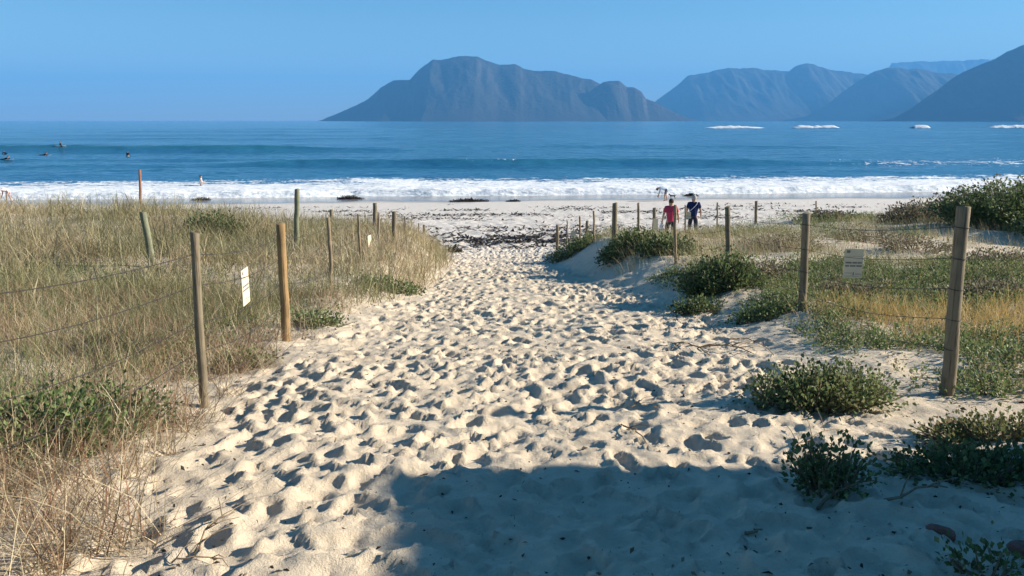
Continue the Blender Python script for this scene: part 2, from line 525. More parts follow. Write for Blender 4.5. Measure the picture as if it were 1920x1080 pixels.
def make_sea_mesh():
    V, F, A = [], [], []
    off = 0
    for xs, ys in ((axis([(-130, .8), (-60, .36), (60, .36), (130, .8)]), axis([(53, .4), (60, .28), (90, .4), (190, 1.2)])),
                   (np.linspace(-700, 700, 280), axis([(190, 1.6), (420, 3.5), (950, 9)])),
                   (np.linspace(-130, -700, 20)[::-1], np.linspace(53, 190, 30)), (np.linspace(130, 700, 20), np.linspace(53, 190, 30)),
                   (np.linspace(-24000, 24000, 90), axis([(950, 60), (3000, 400), (24000, 2500)])),
                   (np.linspace(-24000, -700, 20), np.linspace(53, 950, 12)), (np.linspace(700, 24000, 20), np.linspace(53, 950, 12))):
        X, Y = np.meshgrid(xs, ys)
        z, f = sea_shape(X, Y)
        if ys[-1] > 800: z = np.where(Y > 800, 0.012, z)
        V.append(np.stack([X, Y, z], -1).reshape(-1, 3)); A.append(f.ravel())
        F.append(grid_faces(len(xs), len(ys), off)); off += X.size
    o = raw_mesh('sea', np.concatenate(V), [np.concatenate(F)], MAT['sea'], attr={'foam': np.concatenate(A)})
    tag(o, kind='structure')
make_sea_mesh()

def breaker(px0, px1, py, d, h, label, seed):
    x0, x1 = ray(px0, py)[0] * d, ray(px1, py)[0] * d
    xs = np.linspace(x0, x1, 70); ys = np.linspace(-6, 12, 22)
    X, T = np.meshgrid(xs, ys)
    u = (X - x0) / (x1 - x0)
    env = smooth(0, .22, u) * smooth(1, .78, u) * (.35 + .9 * fbm(X * .05, X * 0, 3, seed))
    prof = np.where(T < 0, np.exp(-(T / 2.2) ** 2), np.exp(-(T / 5) ** 2))
    z = h * env * prof * (.75 + .6 * fbm(X * .3, T * .5, 3, seed + 1)) - .15
    fo = smooth(.08, .4, env * prof + .3 * (fbm(X * .2, T * .5, 3, seed + 2) - .5)) * 1.1
    o = raw_mesh('breaking_wave', np.stack([X - (x0 + x1) / 2, T, z], -1).reshape(-1, 3), [grid_faces(len(xs), len(ys))], MAT['sea'], attr={'foam': fo.ravel()})
    o.location = ((x0 + x1) / 2, d, 0)
    tag(o, label, 'wave', 'waves breaking far out at sea')
breaker(1310, 1445, 240, 640, 2.0, 'long low far white breaker, leftmost of those below the mountains', 71)
breaker(1478, 1582, 240, 640, 3.2, 'brightest far white breaker, second from the left under the hazy range', 72)
breaker(1705, 1748, 240, 640, 3.4, 'short peaky far breaker, smallest of the white waves near the horizon', 73)
breaker(1845, 1960, 240, 640, 3.0, 'far white breaker cut by the right edge of the picture', 74)

# ------------------------------------------------------------------ mountains across the bay
def mountain(name, prof, D, mat, wid=1.7, back=1.2, seed=1, nx=260, cliff=.5, base_w=250):
    px = np.array([p[0] for p in prof], float); py = np.array([p[1] for p in prof], float)
    pxs = np.linspace(px[0], px[-1], nx)
    pys = np.interp(pxs, px, py)
    a = (pxs - 960) / FPX; b = (pys - 540) / FPX
    c, s = math.cos(PITCH), math.sin(PITCH)
    Xr = a / (c - b * s) * D
    H = np.maximum(CAMZ - (s + b * c) / (c - b * s) * D, -4)
    H = H + (fbm(Xr / 90, Xr * 0, 4, seed + 50) - .5) * np.minimum(22, H * .12) * D / 8000
    w = np.maximum(H, 0) * wid + base_w
    tv = np.concatenate([-np.linspace(1, 0, 60) ** 1.3, np.linspace(0, 1, 16)[1:]])
    T = tv[:, None] * np.ones_like(Xr)[None, :]
    XX = np.ones_like(tv)[:, None] * Xr[None, :]
    YY = D + np.where(T < 0, T * w[None, :], T * w[None, :] * back)
    at = np.abs(T)
    r1 = 1 - np.abs(2 * fbm(XX / 520 + YY / 2600, YY / 1700, 4, seed) - 1)
    r2 = 1 - np.abs(2 * fbm(XX / 170, YY / 500, 4, seed + 5) - 1)
    k = smooth(0, .12, at) * smooth(1.0, .7, at)
    sh = cliff * (1 - at) ** 2.2 + (1 - cliff) * (1 - at)
    Z = H[None, :] * (sh + k * ((r1 - .62) * .26 + (r2 - .6) * .06) * np.minimum(1, sh * 2.5))
    Z = np.where(at >= .999, -6, Z)
    # widen a little along X down the slope so that the ends run out as spurs
    o = raw_mesh(name, np.stack([XX, YY, Z], -1).reshape(-1, 3), [grid_faces(nx, len(tv))], mat)
    tag(o, kind='structure')
    return o
rock_near = make_rock('fynbos_rock', (.024, .026, .020), (.048, .042, .034), .004)
rock_far = make_rock('far_rock', (.028, .03, .026), (.05, .047, .042), .003)
mountain('mountain', [(600, 228), (610, 222), (650, 206), (690, 185), (715, 163), (738, 151), (768, 150), (780, 136), (795, 122), (812, 113), (830, 112),
                      (850, 107), (875, 104), (895, 106), (915, 114), (935, 121), (950, 121), (965, 119), (980, 127), (1000, 133), (1030, 133), (1055, 137),
                      (1085, 144), (1110, 150), (1130, 158), (1165, 172), (1210, 196), (1250, 212), (1300, 226)], 8200, rock_near, 1.5, seed=81, nx=320)
mountain('mountain', [(1010, 228), (1050, 214), (1090, 188), (1118, 163), (1132, 154), (1146, 153), (1160, 151), (1166, 154), (1175, 162), (1190, 163), (1203, 172), (1211, 185),
                      (1225, 190), (1250, 204), (1290, 221), (1310, 227)], 7900, rock_near, 1.2, seed=87, nx=220, cliff=.75, base_w=80)
mountain('mountain_range', [(1140, 226), (1200, 206), (1225, 193), (1255, 172), (1280, 152), (1290, 141), (1310, 138), (1335, 134), (1367, 126), (1390, 128), (1410, 128),
                            (1440, 131), (1480, 133), (1495, 123), (1512, 119), (1530, 122), (1550, 130), (1580, 134), (1625, 139), (1680, 146), (1760, 170), (1850, 226)],
         11800, rock_far, 1.7, seed=93, nx=300, cliff=.6)
mountain('mountain_ridge', [(1500, 226), (1560, 190), (1600, 158), (1628, 140), (1640, 133), (1665, 127), (1690, 129), (1720, 129), (1750, 135), (1800, 140), (1870, 150), (1960, 226)],
         10000, rock_far, 1.8, seed=95, nx=200)
mountain('flat_topped_mountain', [(1640, 226), (1660, 150), (1668, 128), (1671, 118), (1700, 116), (1780, 114), (1855, 111), (1930, 111), (1990, 112), (2010, 140), (2060, 226)],
         16500, rock_far, 1.0, seed=97, nx=200, cliff=.7)
mountain('mountain_slope', [(1660, 226), (1700, 214), (1740, 190), (1770, 163), (1792, 143), (1830, 125), (1860, 112), (1885, 99), (1920, 84), (1980, 62), (2060, 38), (2140, 40), (2240, 80), (2330, 150), (2460, 224)],
         6600, rock_near, 1.9, seed=99, nx=300)

# ------------------------------------------------------------------ building whose shadow lies across the foreground (just outside the frame, to the right)
def building():
    ang = R(-1.5)
    b = empty('beach_building', (0, 0, 0))
    tag(b, 'white single storey beach building right of the path whose shadow crosses the sand', 'building')
    wallm = plain('white_plaster', (.62, .60, .56), .9, .06, 8); roofm = plain('grey_roof_sheet', (.22, .22, .23), .6, .15, 10)
    framem = plain('brown_window_frame', (.12, .08, .05), .6, .2, 20); glassm = M('window_glass'); glassm.color((.02, .03, .04)); glassm.rough(.05)
    # local x to the right, local y along the path; origin is the far left corner
    w, l, h = 7.0, 16.0, 3.85  # unseen length stretched back behind the camera to keep sky light off the foreground
    parts = [box(0, .25, -l, 0, -1.2, h), box(w - .25, w, -l, 0, -1.2, h), box(.25, w - .25, -.25, 0, -1.2, h - .003), box(.25, w - .25, -l, -l + .25, -1.2, h - .003)]
    V, F = join(parts); py_mesh('wall', V, F, wallm, b)
    V, F = box(-.12, w + .3, -l - .3, .12, h + .002, h + .20); rf = py_mesh('roof', V, F, roofm, b)
    V, F = box(-.18, -.122, -l - .3, .12, h - .02, h + .24); py_mesh('gutter', V, F, framem, rf)
    for y in (-2.6, -6.6):
        V, F = box(-.05, -.002, y - .7, y + .7, .9, 2.1); wf = py_mesh('window', V, F, framem, b)
        for s in (-1, 1):
            V, F = box(-.062, -.052, y + s * .34 - .29, y + s * .34 + .29, .98, 2.02); py_mesh('pane', V, F, glassm.m, wf)
    V, F = box(-.05, -.002, -5.05, -4.15, 0, 2.05); dr = py_mesh('door', V, F, framem, b)
    V, F = tube([(-.11, -4.95, 1.0), (-.11, -4.95, 1.15)], .015); py_mesh('handle', V, F, MAT['wire'], dr)
    b.location = (9.0, 4.58, 4.4); b.rotation_euler = (0, 0, ang)
building()

# ------------------------------------------------------------------ plants: grass blades and small leaves
def blades(P, h, w, lean, ldir, curl, C):
    """one curved tapering blade per row of P; returns verts, faces, colours"""
    n = len(P)
    fx, fy = np.cos(ldir), np.sin(ldir)
    pa = rng.uniform(0, math.pi, n); wx, wy = np.cos(pa), np.sin(pa)
    V = np.zeros((n, 7, 3)); 
    for k, t in enumerate((0.0, .42, .76, 1.0)):
        out = h * (lean * t + curl * t * t)
        zz = h * (t * (1 - .25 * np.abs(lean)) - .55 * np.abs(curl) * t * t)
        ww = w * (1 - t * .55) * .5
        cx = P[:, 0] + fx * out; cy = P[:, 1] + fy * out; cz = P[:, 2] + zz
        if k < 3:
            V[:, 2 * k] = np.stack([cx - wx * ww, cy - wy * ww, cz], 1)
            V[:, 2 * k + 1] = np.stack([cx + wx * ww, cy + wy * ww, cz], 1)
        else:
            V[:, 6] = np.stack([cx, cy, cz], 1)
    o = np.arange(n)[:, None] * 7
    Q = np.concatenate([o + np.array([[0, 1, 3, 2]]), o + np.array([[2, 3, 5, 4]])])
    T = o + np.array([[4, 5, 6]])
    return V.reshape(-1, 3), Q, T, np.repeat(C, 7, 0)

def leaves(P, size, C, D=None, asp=.5):
    """one folded leaf per row: base, two sides, tip"""
    n = len(P)
    if D is None:
        D = rng.normal(size=(n, 3)); D[:, 2] = np.abs(D[:, 2]) + .25
    D = D / np.linalg.norm(D, axis=1)[:, None]
    S = np.cross(D, rng.normal(size=(n, 3))); S /= (np.linalg.norm(S, axis=1)[:, None] + 1e-6)
    N = np.cross(D, S)
    s = np.asarray(size).reshape(-1, 1) * np.ones((n, 1))
    V = np.zeros((n, 4, 3))
    V[:, 0] = P; V[:, 2] = P + D * s
    V[:, 1] = P + D * s * .55 + S * s * asp * .5 + N * s * .10
    V[:, 3] = P + D * s * .55 - S * s * asp * .5 + N * s * .10
    o = np.arange(n)[:, None] * 4
    return V.reshape(-1, 3), np.concatenate([o + np.array([[0, 1, 2]]), o + np.array([[0, 2, 3]])]), np.repeat(C, 4, 0)

def palette(n, cols, weights, var=.22):
    cols = np.array(cols, float); w = np.array(weights, float); w /= w.sum()
    c = cols[rng.choice(len(cols), n, p=w)]
    return np.clip(c * (1 + rng.uniform(-var, var, (n, 1))), 0, 1)

STRAW, OLIVE, GREEN, BROWN, RED, PALE = (.47, .395, .25), (.28, .25, .120), (.13, .155, .058), (.27, .185, .11), (.30, .16, .09), (.62, .54, .37)

def scatter(n, x0, x1, y0, y1):
    # more, thinner near; area weight grows with distance so thin out accordingly
    return rng.uniform(x0, x1, n), rng.uniform(y0, y1, n)

def in_view(x, y, m=2.5):
    # thinner where the camera's own picture does not reach
    return np.where(np.abs(x) < .70 * y + m, 1.0, np.where(np.abs(x) < 1.05 * y + m + 2, .45, 0))

def grass_obj(name, x, y, h, w, lean, curl, C, wind=None, mat='blade'):
    z = base_z(x, y) - .02
    n = len(x)
    ldir = rng.uniform(0, 2 * math.pi, n) if wind is None else wind + rng.normal(0, .9, n)
    V, Q, T, CC = blades(np.stack([x, y, z], 1), h, w, lean, ldir, curl, C)
    return tag(raw_mesh(name, V, [Q, T], MAT[mat], attr={'tint': CC}), kind='stuff')

def clumped(x, y, s, seed, lo, hi):
    return smooth(lo, hi, fbm(x * s, y * s, 3, seed))

# --- left dune: tall straw and olive grass
n = 150000
x, y = scatter(n, -29, -1.4, 7.2, 25.5)
edge = f_el(y) + .12 + .30 * smooth(12, 15, y) + .35 * (fbm(x * 1.1, y * 1.1, 2, 101) - .5) * 2
dens = smooth(0, .5, edge - x) * in_view(x, y) * (1 - smooth(23.2, 25.5, y))
dens *= .10 + .90 * clumped(x, y, 1.0, 102, .38, .56)
dens = np.maximum(dens, .75 * smooth(.05, .5, edge - x) * smooth(-5.5, -4, x) * smooth(11, 13, y) * (1 - smooth(22.6, 24.8, y)))
dens *= .12 + .88 * smooth(7.8, 11.5, y + 1.6 * (fbm(x * .6, y * .6, 2, 108) - .5))
dens *= 1 - .95 * smooth(.57, .66, fbm(x * .33, y * .33, 2, 109)) * smooth(13, 10, y)
k = rng.random(n) < dens; x, y = x[k], y[k]; n = len(x)
patch = fbm(x * .35, y * .35, 3, 103); patch2 = fbm(x * .9, y * .9, 2, 104)
C = palette(n, [STRAW, OLIVE, GREEN, BROWN, PALE], [.38, .22, .08, .18, .14])
g = smooth(.47, .62, patch)[:, None] * .62
C = C * (1 - g) + palette(n, [OLIVE, GREEN, (.09, .11, .045)], [.4, .3, .3]) * g
bq = (smooth(.55, .68, patch2) * .55)[:, None]
C = C * (1 - bq) + palette(n, [BROWN, STRAW], [.6, .4]) * bq
h = rng.gamma(6, .062, n) * (.85 + .5 * patch) + .12
tallend = smooth(16, 9, y) * .0
h = np.clip(h, .14, .85) * (.6 + .4 * smooth(8, 12, y)) * np.maximum(.62 + .38 * smooth(-3.2, -6.5, x), .92 * smooth(12, 15, y))
left_grass = grass_obj('dune_grass', x, y, h, rng.gamma(4, .0019, n) + .003, rng.uniform(.0, .85, n) ** 1.3, rng.uniform(-.1, .75, n), C)
tag(left_grass, 'tall straw and olive dune grass covering the dune left of the path', 'grass')

# --- left foreground: wiry dry brown stems over bare sand
n = 100000
x, y = scatter(n, -9.5, -1.1, 1.7, 10.5)
f_es = table([(-16, -1.2), (2, -1.25), (3, -1.42), (4, -1.6), (5, -1.85), (6.5, -1.95), (8, -2.05), (10, -2.1)])
edge = f_es(y) + .45 * (fbm(x * 1.4, y * 1.4, 2, 111) - .5) * 2
dens = smooth(0, .7, edge - x) * in_view(x, y, .8)
dens *= np.maximum(.16 + .84 * clumped(x, y, 1.1, 112, .33, .52), .85 * smooth(5.2, 4.4, y) * (.35 + .65 * clumped(x, y, 2.6, 113, .38, .58)))
k = rng.random(n) < dens; x, y = x[k], y[k]; n = len(x)
C = palette(n, [BROWN, RED, STRAW, PALE, (.30, .22, .13)], [.34, .14, .28, .1, .14])
grass_near = grass_obj('dry_stems', x, y, np.clip(rng.gamma(4, .055, n) + .06, .08, .5), rng.uniform(.003, .006, n), rng.uniform(.1, .9, n), rng.uniform(-.4, .9, n), C)
tag(grass_near, 'wiry brown dry stems on the bare sand in the left foreground', 'dry stems')
# long dry stalks in tufts
PX, PY = [], []
for (px, py, m) in ((60, 1000, 90), (180, 965, 90), (255, 890, 80), (330, 800, 90), (420, 745, 70), (120, 900, 90), (30, 930, 70), (100, 1060, 90), (250, 1015, 80), (300, 850, 60),
                    (380, 790, 60), (20, 860, 70), (200, 840, 70), (440, 690, 60), (480, 660, 60), (150, 1030, 70), (60, 1075, 60)):
    a_, b_ = at_pix(px, py); PX.append(a_ + rng.normal(0, .07, m)); PY.append(b_ + rng.normal(0, .07, m))
x, y = np.concatenate(PX), np.concatenate(PY); n = len(x)
C = palette(n, [BROWN, RED, STRAW, (.30, .22, .13), PALE], [.3, .14, .3, .16, .1])
tag(grass_obj('dry_tufts', x, y, np.clip(rng.gamma(5, .055, n) + .05, .1, .6), rng.uniform(.003, .0062, n), rng.uniform(.1, 1.3, n), rng.uniform(-.5, .7, n), C),
    'tufts of long dry stalks tangled over the sand at the lower left', 'dry stems')
# greener upright grass mixed in behind it
n = 42000
x, y = scatter(n, -9.5, -1.9, 3.6, 10.8)
dens = smooth(.45, 1.1, f_el(y) - x) * in_view(x, y, .8) * clumped(x, y, .8, 114, .40, .54)
k = rng.random(n) < dens; x, y = x[k], y[k]; n = len(x)
C = palette(n, [GREEN, OLIVE, (.15, .17, .06), STRAW], [.35, .3, .2, .15])
tag(grass_obj('green_tufts', x, y, np.clip(rng.gamma(5, .055, n) + .08, .1, .55), rng.uniform(.003, .006, n), rng.uniform(.0, .5, n), rng.uniform(0, .5, n), C),
    'greener upright grass tufts among the dry stems at left', 'grass')

# --- right: grass on the bank and the dune behind the fence
n = 200000
x, y = scatter(n, 1.0, 29, 10.3, 29)
edge = f_er(y) + .30 + .5 * (fbm(x * 1.1, y * 1.1, 2, 121) - .5) * 2 + .45 * smooth(14, 11.5, y)
lim = np.where(x > 6.5, 27.5, 24.8)
dens = smooth(0, .6, x - edge) * in_view(x, y) * smooth(lim, lim - 2.5, y)
dens *= .10 + .75 * clumped(x, y, .9, 122, .38, .58)
dens *= 1 - .95 * smooth(.50, .60, fbm(x * .4 + 7, y * .4, 2, 125)) * smooth(5.5, 8, x) * smooth(11.5, 14, y)
k = rng.random(n) < dens; x, y = x[k], y[k]; n = len(x)
patch = fbm(x * .4, y * .4, 3, 123)
C = palette(n, [STRAW, OLIVE, GREEN, BROWN], [.32, .26, .18, .24])
g = smooth(.50, .62, patch)[:, None] * .7
C = C * (1 - g) + palette(n, [GREEN, (.13, .15, .055), OLIVE], [.4, .35, .25]) * g
tag(grass_obj('bank_grass', x, y, np.clip(rng.gamma(5, .05, n) * (.7 + .4 * (x < 6)) + .06, .08, .5), rng.uniform(.004, .008, n), rng.uniform(.0, .5, n), rng.uniform(0, .5, n), C, wind=math.pi),
    'mixed green and straw grass on the bank behind the right fence', 'grass')
# golden short grass between the green runners
n = 48000
x, y = scatter(n, 2.8, 12, 6.3, 11.5)
dens = np.exp(-((y - 7.7 - .16 * (x - 5) - .3 * (x < 4)) / .85) ** 2) * smooth(3.0, 3.9, x) * in_view(x, y, .8) * (.35 + .65 * clumped(x, y, 1.5, 131, .35, .6))
k = rng.random(n) < dens; x, y = x[k], y[k]; n = len(x)
C = palette(n, [(.50, .34, .12), (.42, .28, .10), OLIVE, (.54, .42, .19)], [.4, .25, .15, .2])
tag(grass_obj('golden_grass', x, y, np.clip(rng.gamma(5, .042, n) + .07, .08, .4), rng.uniform(.003, .006, n), rng.uniform(.0, .4, n), rng.uniform(0, .4, n), C),
    'short golden grass beyond the near right fence post', 'grass')

# --- low leafy runners (ground cover): upright sprigs set with small thick leaves
def sprigs(x, y, h, per, lsz, cols, wts):
    z = base_z(x, y)
    n = len(x)
    t = rng.random((n, per)); r = (rng.random((n, per)) ** .7) * .055
    th = rng.uniform(0, 2 * math.pi, (n, per))
    lx = rng.normal(0, .25, (n, 1)); ly = rng.normal(0, .25, (n, 1))
    hh = h[:, None]
    P = np.stack([x[:, None] + r * np.cos(th) + lx * t * hh, y[:, None] + r * np.sin(th) + ly * t * hh, z[:, None] + hh * (.12 + .88 * t)], -1).reshape(-1, 3)
    D = np.stack([np.cos(th), np.sin(th), .4 + .9 * t], -1).reshape(-1, 3) + rng.normal(0, .35, (n * per, 3))
    C = np.repeat(palette(n, cols, wts, .3), per, 0) * rng.uniform(.8, 1.25, (n * per, 1))
    return leaves(P, rng.uniform(.6, 1.3, n * per) * lsz, C, D, .55)

def cover(name, label, n, x0, x1, y0, y1, dfun, hlo, hhi, per, lsz, cols, wts):
    x, y = scatter(n, x0, x1, y0, y1)
    k = rng.random(n) < dfun(x, y); x, y = x[k], y[k]
    V, F, C = sprigs(x, y, rng.uniform(hlo, hhi, len(x)), per, lsz, cols, wts)
    tag(raw_mesh(name, V, [F], MAT['leaf'], sm=False, attr={'tint': C}), label, 'ground cover', kind='stuff')

LG = [(.12, .17, .055), (.16, .205, .075), (.22, .235, .10), (.09, .125, .05)]
cover('leafy_runners', 'low green leafy runners around the right fence posts', 25000, 2.2, 11, 4.9, 12.5,
      lambda x, y: smooth(f_er(y) + .1, f_er(y) + .75 + .5 * (fbm(x * 2, y * 2, 2, 141) - .5), x) * in_view(x, y, .6) * (.06 + .94 * clumped(x, y, 1.0, 142, .34, .48))
      * (1 - .97 * np.exp(-((y - 7.7 - .16 * (x - 5)) / .8) ** 2) * smooth(3.1, 3.6, x)) * smooth(4.9, 5.2, y),
        .04, .17, 12, .032, LG + [(.26, .22, .12)], [.28, .32, .18, .10, .12])
cover('dune_herbs', 'green leafy herbs growing through the grass on the right dune', 9000, 2, 19, 11.5, 27,
      lambda x, y: smooth(.5, 1.3, x - f_er(y)) * in_view(x, y, 1) * clumped(x, y, .55, 144, .50, .62) * smooth(27.5, 24.5, y),
      .08, .28, 9, .042, LG, [.35, .3, .2, .15])
cover('left_herbs', 'green leafy herbs among the grass on the left of the path', 6500, -8.5, -1.6, 3.0, 12.5,
      lambda x, y: smooth(.1, .6, f_el(y) - x) * in_view(x, y, .6) * clumped(x, y, .8, 146, .54, .64),
      .06, .2, 12, .028, LG, [.4, .3, .15, .15])

# ------------------------------------------------------------------ shrubs and single plants
def shrub(name, label, cx, cy, rx, ry, h, nb, per, lsz, cols, wts, group=None, bare=.12, seed=0):
    nb = int(nb * 1.35)
    r_ = np.random.default_rng(seed + 400)
    z0 = gz_real(cx, cy)
    root = empty(name, (cx, cy, z0))
    tag(root, label, 'shrub', group)
    tubes, LP, LD = [], [], []
    for b in range(nb):
        th = r_.uniform(0, 2 * math.pi); q = math.sqrt(r_.random())
        bx, by = rx * q * math.cos(th) * .45, ry * q * math.sin(th) * .45
        tx, ty = rx * q * math.cos(th) + r_.normal(0, .04), ry * q * math.sin(th) + r_.normal(0, .04)
        top = h * (1 - .62 * q * q) * r_.uniform(.6, 1.12)
        gb = float(base_z(cx + bx, cy + by)) - z0; gt = float(base_z(cx + tx, cy + ty)) - z0
        p0 = np.array([bx, by, gb - .03]); p2 = np.array([tx, ty, gt + top]); p1 = (p0 + p2) / 2 + np.array([tx - bx, ty - by, .5 * top]) * .22
        ts = np.linspace(0, 1, 5)
        pts = [(1 - t) ** 2 * p0 + 2 * t * (1 - t) * p1 + t * t * p2 for t in ts]
        if b % 2 == 0: tubes.append(tube(pts, [.007, .006, .005, .004, .002], 4, False))
        t = bare + (1 - bare) * r_.random(per) ** .75
        t = t[:, None]
        pp = (1 - t) ** 2 * p0 + 2 * t * (1 - t) * p1 + t * t * p2
        off = r_.normal(0, 1, (per, 3)) * lsz * 1.1
        LP.append(pp + off)
        dd = off / (lsz + 1e-6) + (p2 - p0) / (np.linalg.norm(p2 - p0) + 1e-6) * .8 + np.array([0, 0, .3])
        LD.append(dd)
    V, F = join(tubes); py_mesh('stem', V, F, MAT['stem'], root, True)
    P = np.concatenate(LP); D = np.concatenate(LD)
    C = np.repeat(palette(nb, cols, wts, .25), per, 0) * rng.uniform(.75, 1.25, (len(P), 1))
    V, F, C = leaves(P, rng.uniform(.75, 1.5, len(P)) * lsz, C, D, .7)
    raw_mesh('foliage', V, [F], MAT['leaf'], root, False, {'tint': C})
    return root

DG = [(.085, .125, .045), (.11, .15, .055), (.15, .18, .075), (.07, .095, .04)]
GG = [(.15, .19, .075), (.20, .23, .09), (.11, .15, .055), (.25, .25, .12)]
BR = [(.10, .085, .06), (.14, .12, .08), (.09, .105, .055), (.19, .155, .11)]
x, y = at_pix(1545, 770); shrub('sand_shrub', 'broad grey green shrub on the open sand left of the thick right post', x, y + .12, .52, .30, .28, 160, 22, .027, GG, [.3, .3, .25, .15], seed=1)
x, y = at_pix(1560, 925); shrub('sand_shrub', 'small dark plant at the edge of the foreground shade', x, y + .05, .23, .16, .26, 40, 18, .026, DG, [.3, .35, .2, .15], seed=2)
x, y = at_pix(1800, 900); shrub('sand_shrub', 'sprawling dark plant in the shade at the lower right edge', x + .12, y + .05, .50, .22, .14, 110, 18, .026, DG, [.3, .3, .15, .25], seed=3)
x, y = at_pix(1850, 830); shrub('sand_shrub', 'sunlit yellow green plant just above the shade at lower right', x + .1, y + .05, .5, .18, .15, 90, 18, .024, [(.15, .16, .06), (.2, .19, .08), (.1, .12, .045), (.2, .15, .08)], [.3, .25, .3, .15], seed=4)
x, y = at_pix(1340, 565); shrub('bank_shrub', 'dense dark green bush spilling down the bank below the middle post', x + .15, y + .5, .55, .5, .52, 170, 22, .040, DG, [.3, .35, .2, .15], seed=5)
x, y = at_pix(1330, 590); shrub('bank_shrub', 'small dark bush at the foot of the shaded bank', x - .1, y + .2, .34, .22, .18, 50, 18, .034, DG, [.35, .3, .15, .2], seed=6)
x, y = at_pix(1435, 600); shrub('bank_shrub', 'low green shrub at the foot of the second right post', x, y + .1, .42, .22, .16, 60, 18, .030, LG, [.35, .3, .2, .15], seed=7)
x, y = at_pix(1160, 500); shrub('bank_shrub', 'dark bush between two posts on the far end of the right bank', x + .2, y + .6, .6, .5, .42, 110, 20, .050, DG, [.3, .35, .2, .15], seed=8)
x, y = at_pix(1215, 497); shrub('bank_shrub', 'dark bush overhanging the shaded bank behind the thin stakes', x + .45, y + .7, .6, .4, .34, 90, 20, .050, DG, [.35, .3, .2, .15], seed=9)
x, y = at_pix(1050, 492); shrub('bank_shrub', 'low bush at the tip of the right bank beside the path', x + .3, y + .5, .7, .6, .38, 80, 18, .050, LG, [.35, .3, .2, .15], seed=10)
for (xx, yy, rx, ry, hh, nb, lab, pal, sd) in (
        (12.0, 18.6, 1.9, 1.2, 1.15, 380, 'tall dark bush at the right edge above the dune', DG, 11),
        (12.4, 16.6, 1.5, 1.2, .8, 260, 'green bush in front of the tall dark one at the right edge', LG, 12),
        (14.2, 22.4, 2.2, 1.3, 1.25, 280, 'brownish heath bush on the skyline at the right', BR, 13),
        (11.2, 21.0, 1.3, .8, .40, 130, 'low brown heath bush left of the tall dark one', BR, 14),
        (13.6, 25.0, 1.5, .9, .7, 130, 'far brown heath bush against the wet sand at right', BR, 15),
        (9.3, 22.8, .9, .5, .24, 60, 'small straggly heath bush near the far stakes on the right dune', BR, 16)):
    shrub('dune_shrub', lab, xx, yy, rx, ry, hh, nb, 20, .065, pal, [.3, .3, .2, .2], seed=sd)
DB = [(.20, .16, .11), (.26, .21, .14), (.15, .14, .08), (.12, .13, .065)]
for (px, py, rx, ry, hh, nb, lab, sd) in (
        (1470, 470, .9, .6, .30, 80, 'greyish dry brush left of the second right post, half way up the dune', 31),
        (1640, 455, 1.1, .6, .28, 90, 'greyish dry brush above the tan notice board', 32),
        (1720, 470, .8, .5, .25, 70, 'brown dry brush just left of the thick right post top', 33),
        (1880, 500, .9, .6, .28, 90, 'brown dry brush right of the thick right post', 34),
        (1860, 560, .8, .4, .22, 80, 'low brown brush behind the thick right post near the golden grass', 35),
        (1590, 560, .7, .35, .2, 70, 'low dry brush under the tan notice board', 36),
        (1420, 520, .8, .4, .25, 70, 'dry brush between the middle post and the second right post', 37)):
    xx, yy = at_pix(px, py); shrub('dry_brush', lab, xx, yy, rx, ry, hh, nb, 16, .034, DB, [.3, .3, .2, .2], seed=sd)
x, y = at_pix(320, 470); shrub('dune_shrub', 'dark green bush behind the leaning green post in the left grass', x, y + 2.2, .75, .6, .62, 130, 20, .05, DG, [.3, .35, .15, .2], seed=17)
x, y = at_pix(60, 850); shrub('dune_shrub', 'bright green leafy plant at the left edge of the picture', x, y + .2, .42, .4, .30, 90, 18, .028, LG, [.4, .35, .1, .15], seed=18)
x, y = at_pix(150, 815); shrub('dune_shrub', 'feathery green plant beside the one at the left edge', x + .05, y + .3, .34, .3, .30, 60, 18, .024, LG, [.45, .3, .1, .15], seed=19)
x, y = at_pix(600, 615); shrub('path_plant', 'small green plant at the path edge right of the tan post', x - .1, y + .1, .42, .25, .18, 50, 16, .030, LG, [.4, .35, .1, .15], seed=20)
x, y = at_pix(740, 550); shrub('path_plant', 'low green plant under the overhanging grass by the path', x - .1, y + .1, .55, .3, .20, 60, 16, .035, LG, [.4, .35, .1, .15], seed=21)
x, y = at_pix(465, 690); shrub('path_plant', 'little yellow green plant between the two near left posts', x - .1, y + .1, .3, .2, .14, 34, 14, .026, LG, [.3, .3, .3, .1], seed=22)
x, y = at_pix(1830, 1075); shrub('sand_shrub', 'tiny sprig in the shade at the bottom right corner', x + .05, y, .14, .08, .10, 16, 12, .022, DG, [.3, .3, .2, .2], seed=23)

# ------------------------------------------------------------------ posts, fences, wires
def post_mesh(name, base, top, dia, mat, parent=None, loc=(0, 0, 0), crook=0.0, sd=0, sides=12):
    r_ = random.Random(sd)
    b = np.array(base) - np.array(loc); t = np.array(top) - np.array(loc)
    ax = (t - b) / np.linalg.norm(t - b)
    p0 = b - ax * .30
    pts, rad = [], []
    for k in range(9):
        u = k / 8
        p = p0 + (t - p0) * u
        p = p + np.array([r_.uniform(-1, 1), r_.uniform(-1, 1), 0]) * (crook * math.sin(math.pi * u) + .0015)
        pts.append(p); rad.append(dia / 2 * (1.06 - .10 * u) * r_.uniform(.97, 1.03))
    pts.append(t + ax * dia * .05); rad.append(dia / 2 * .86)
    V, F = tube(pts, rad, sides)
    return py_mesh(name, V, F, MAT[mat], parent, True)

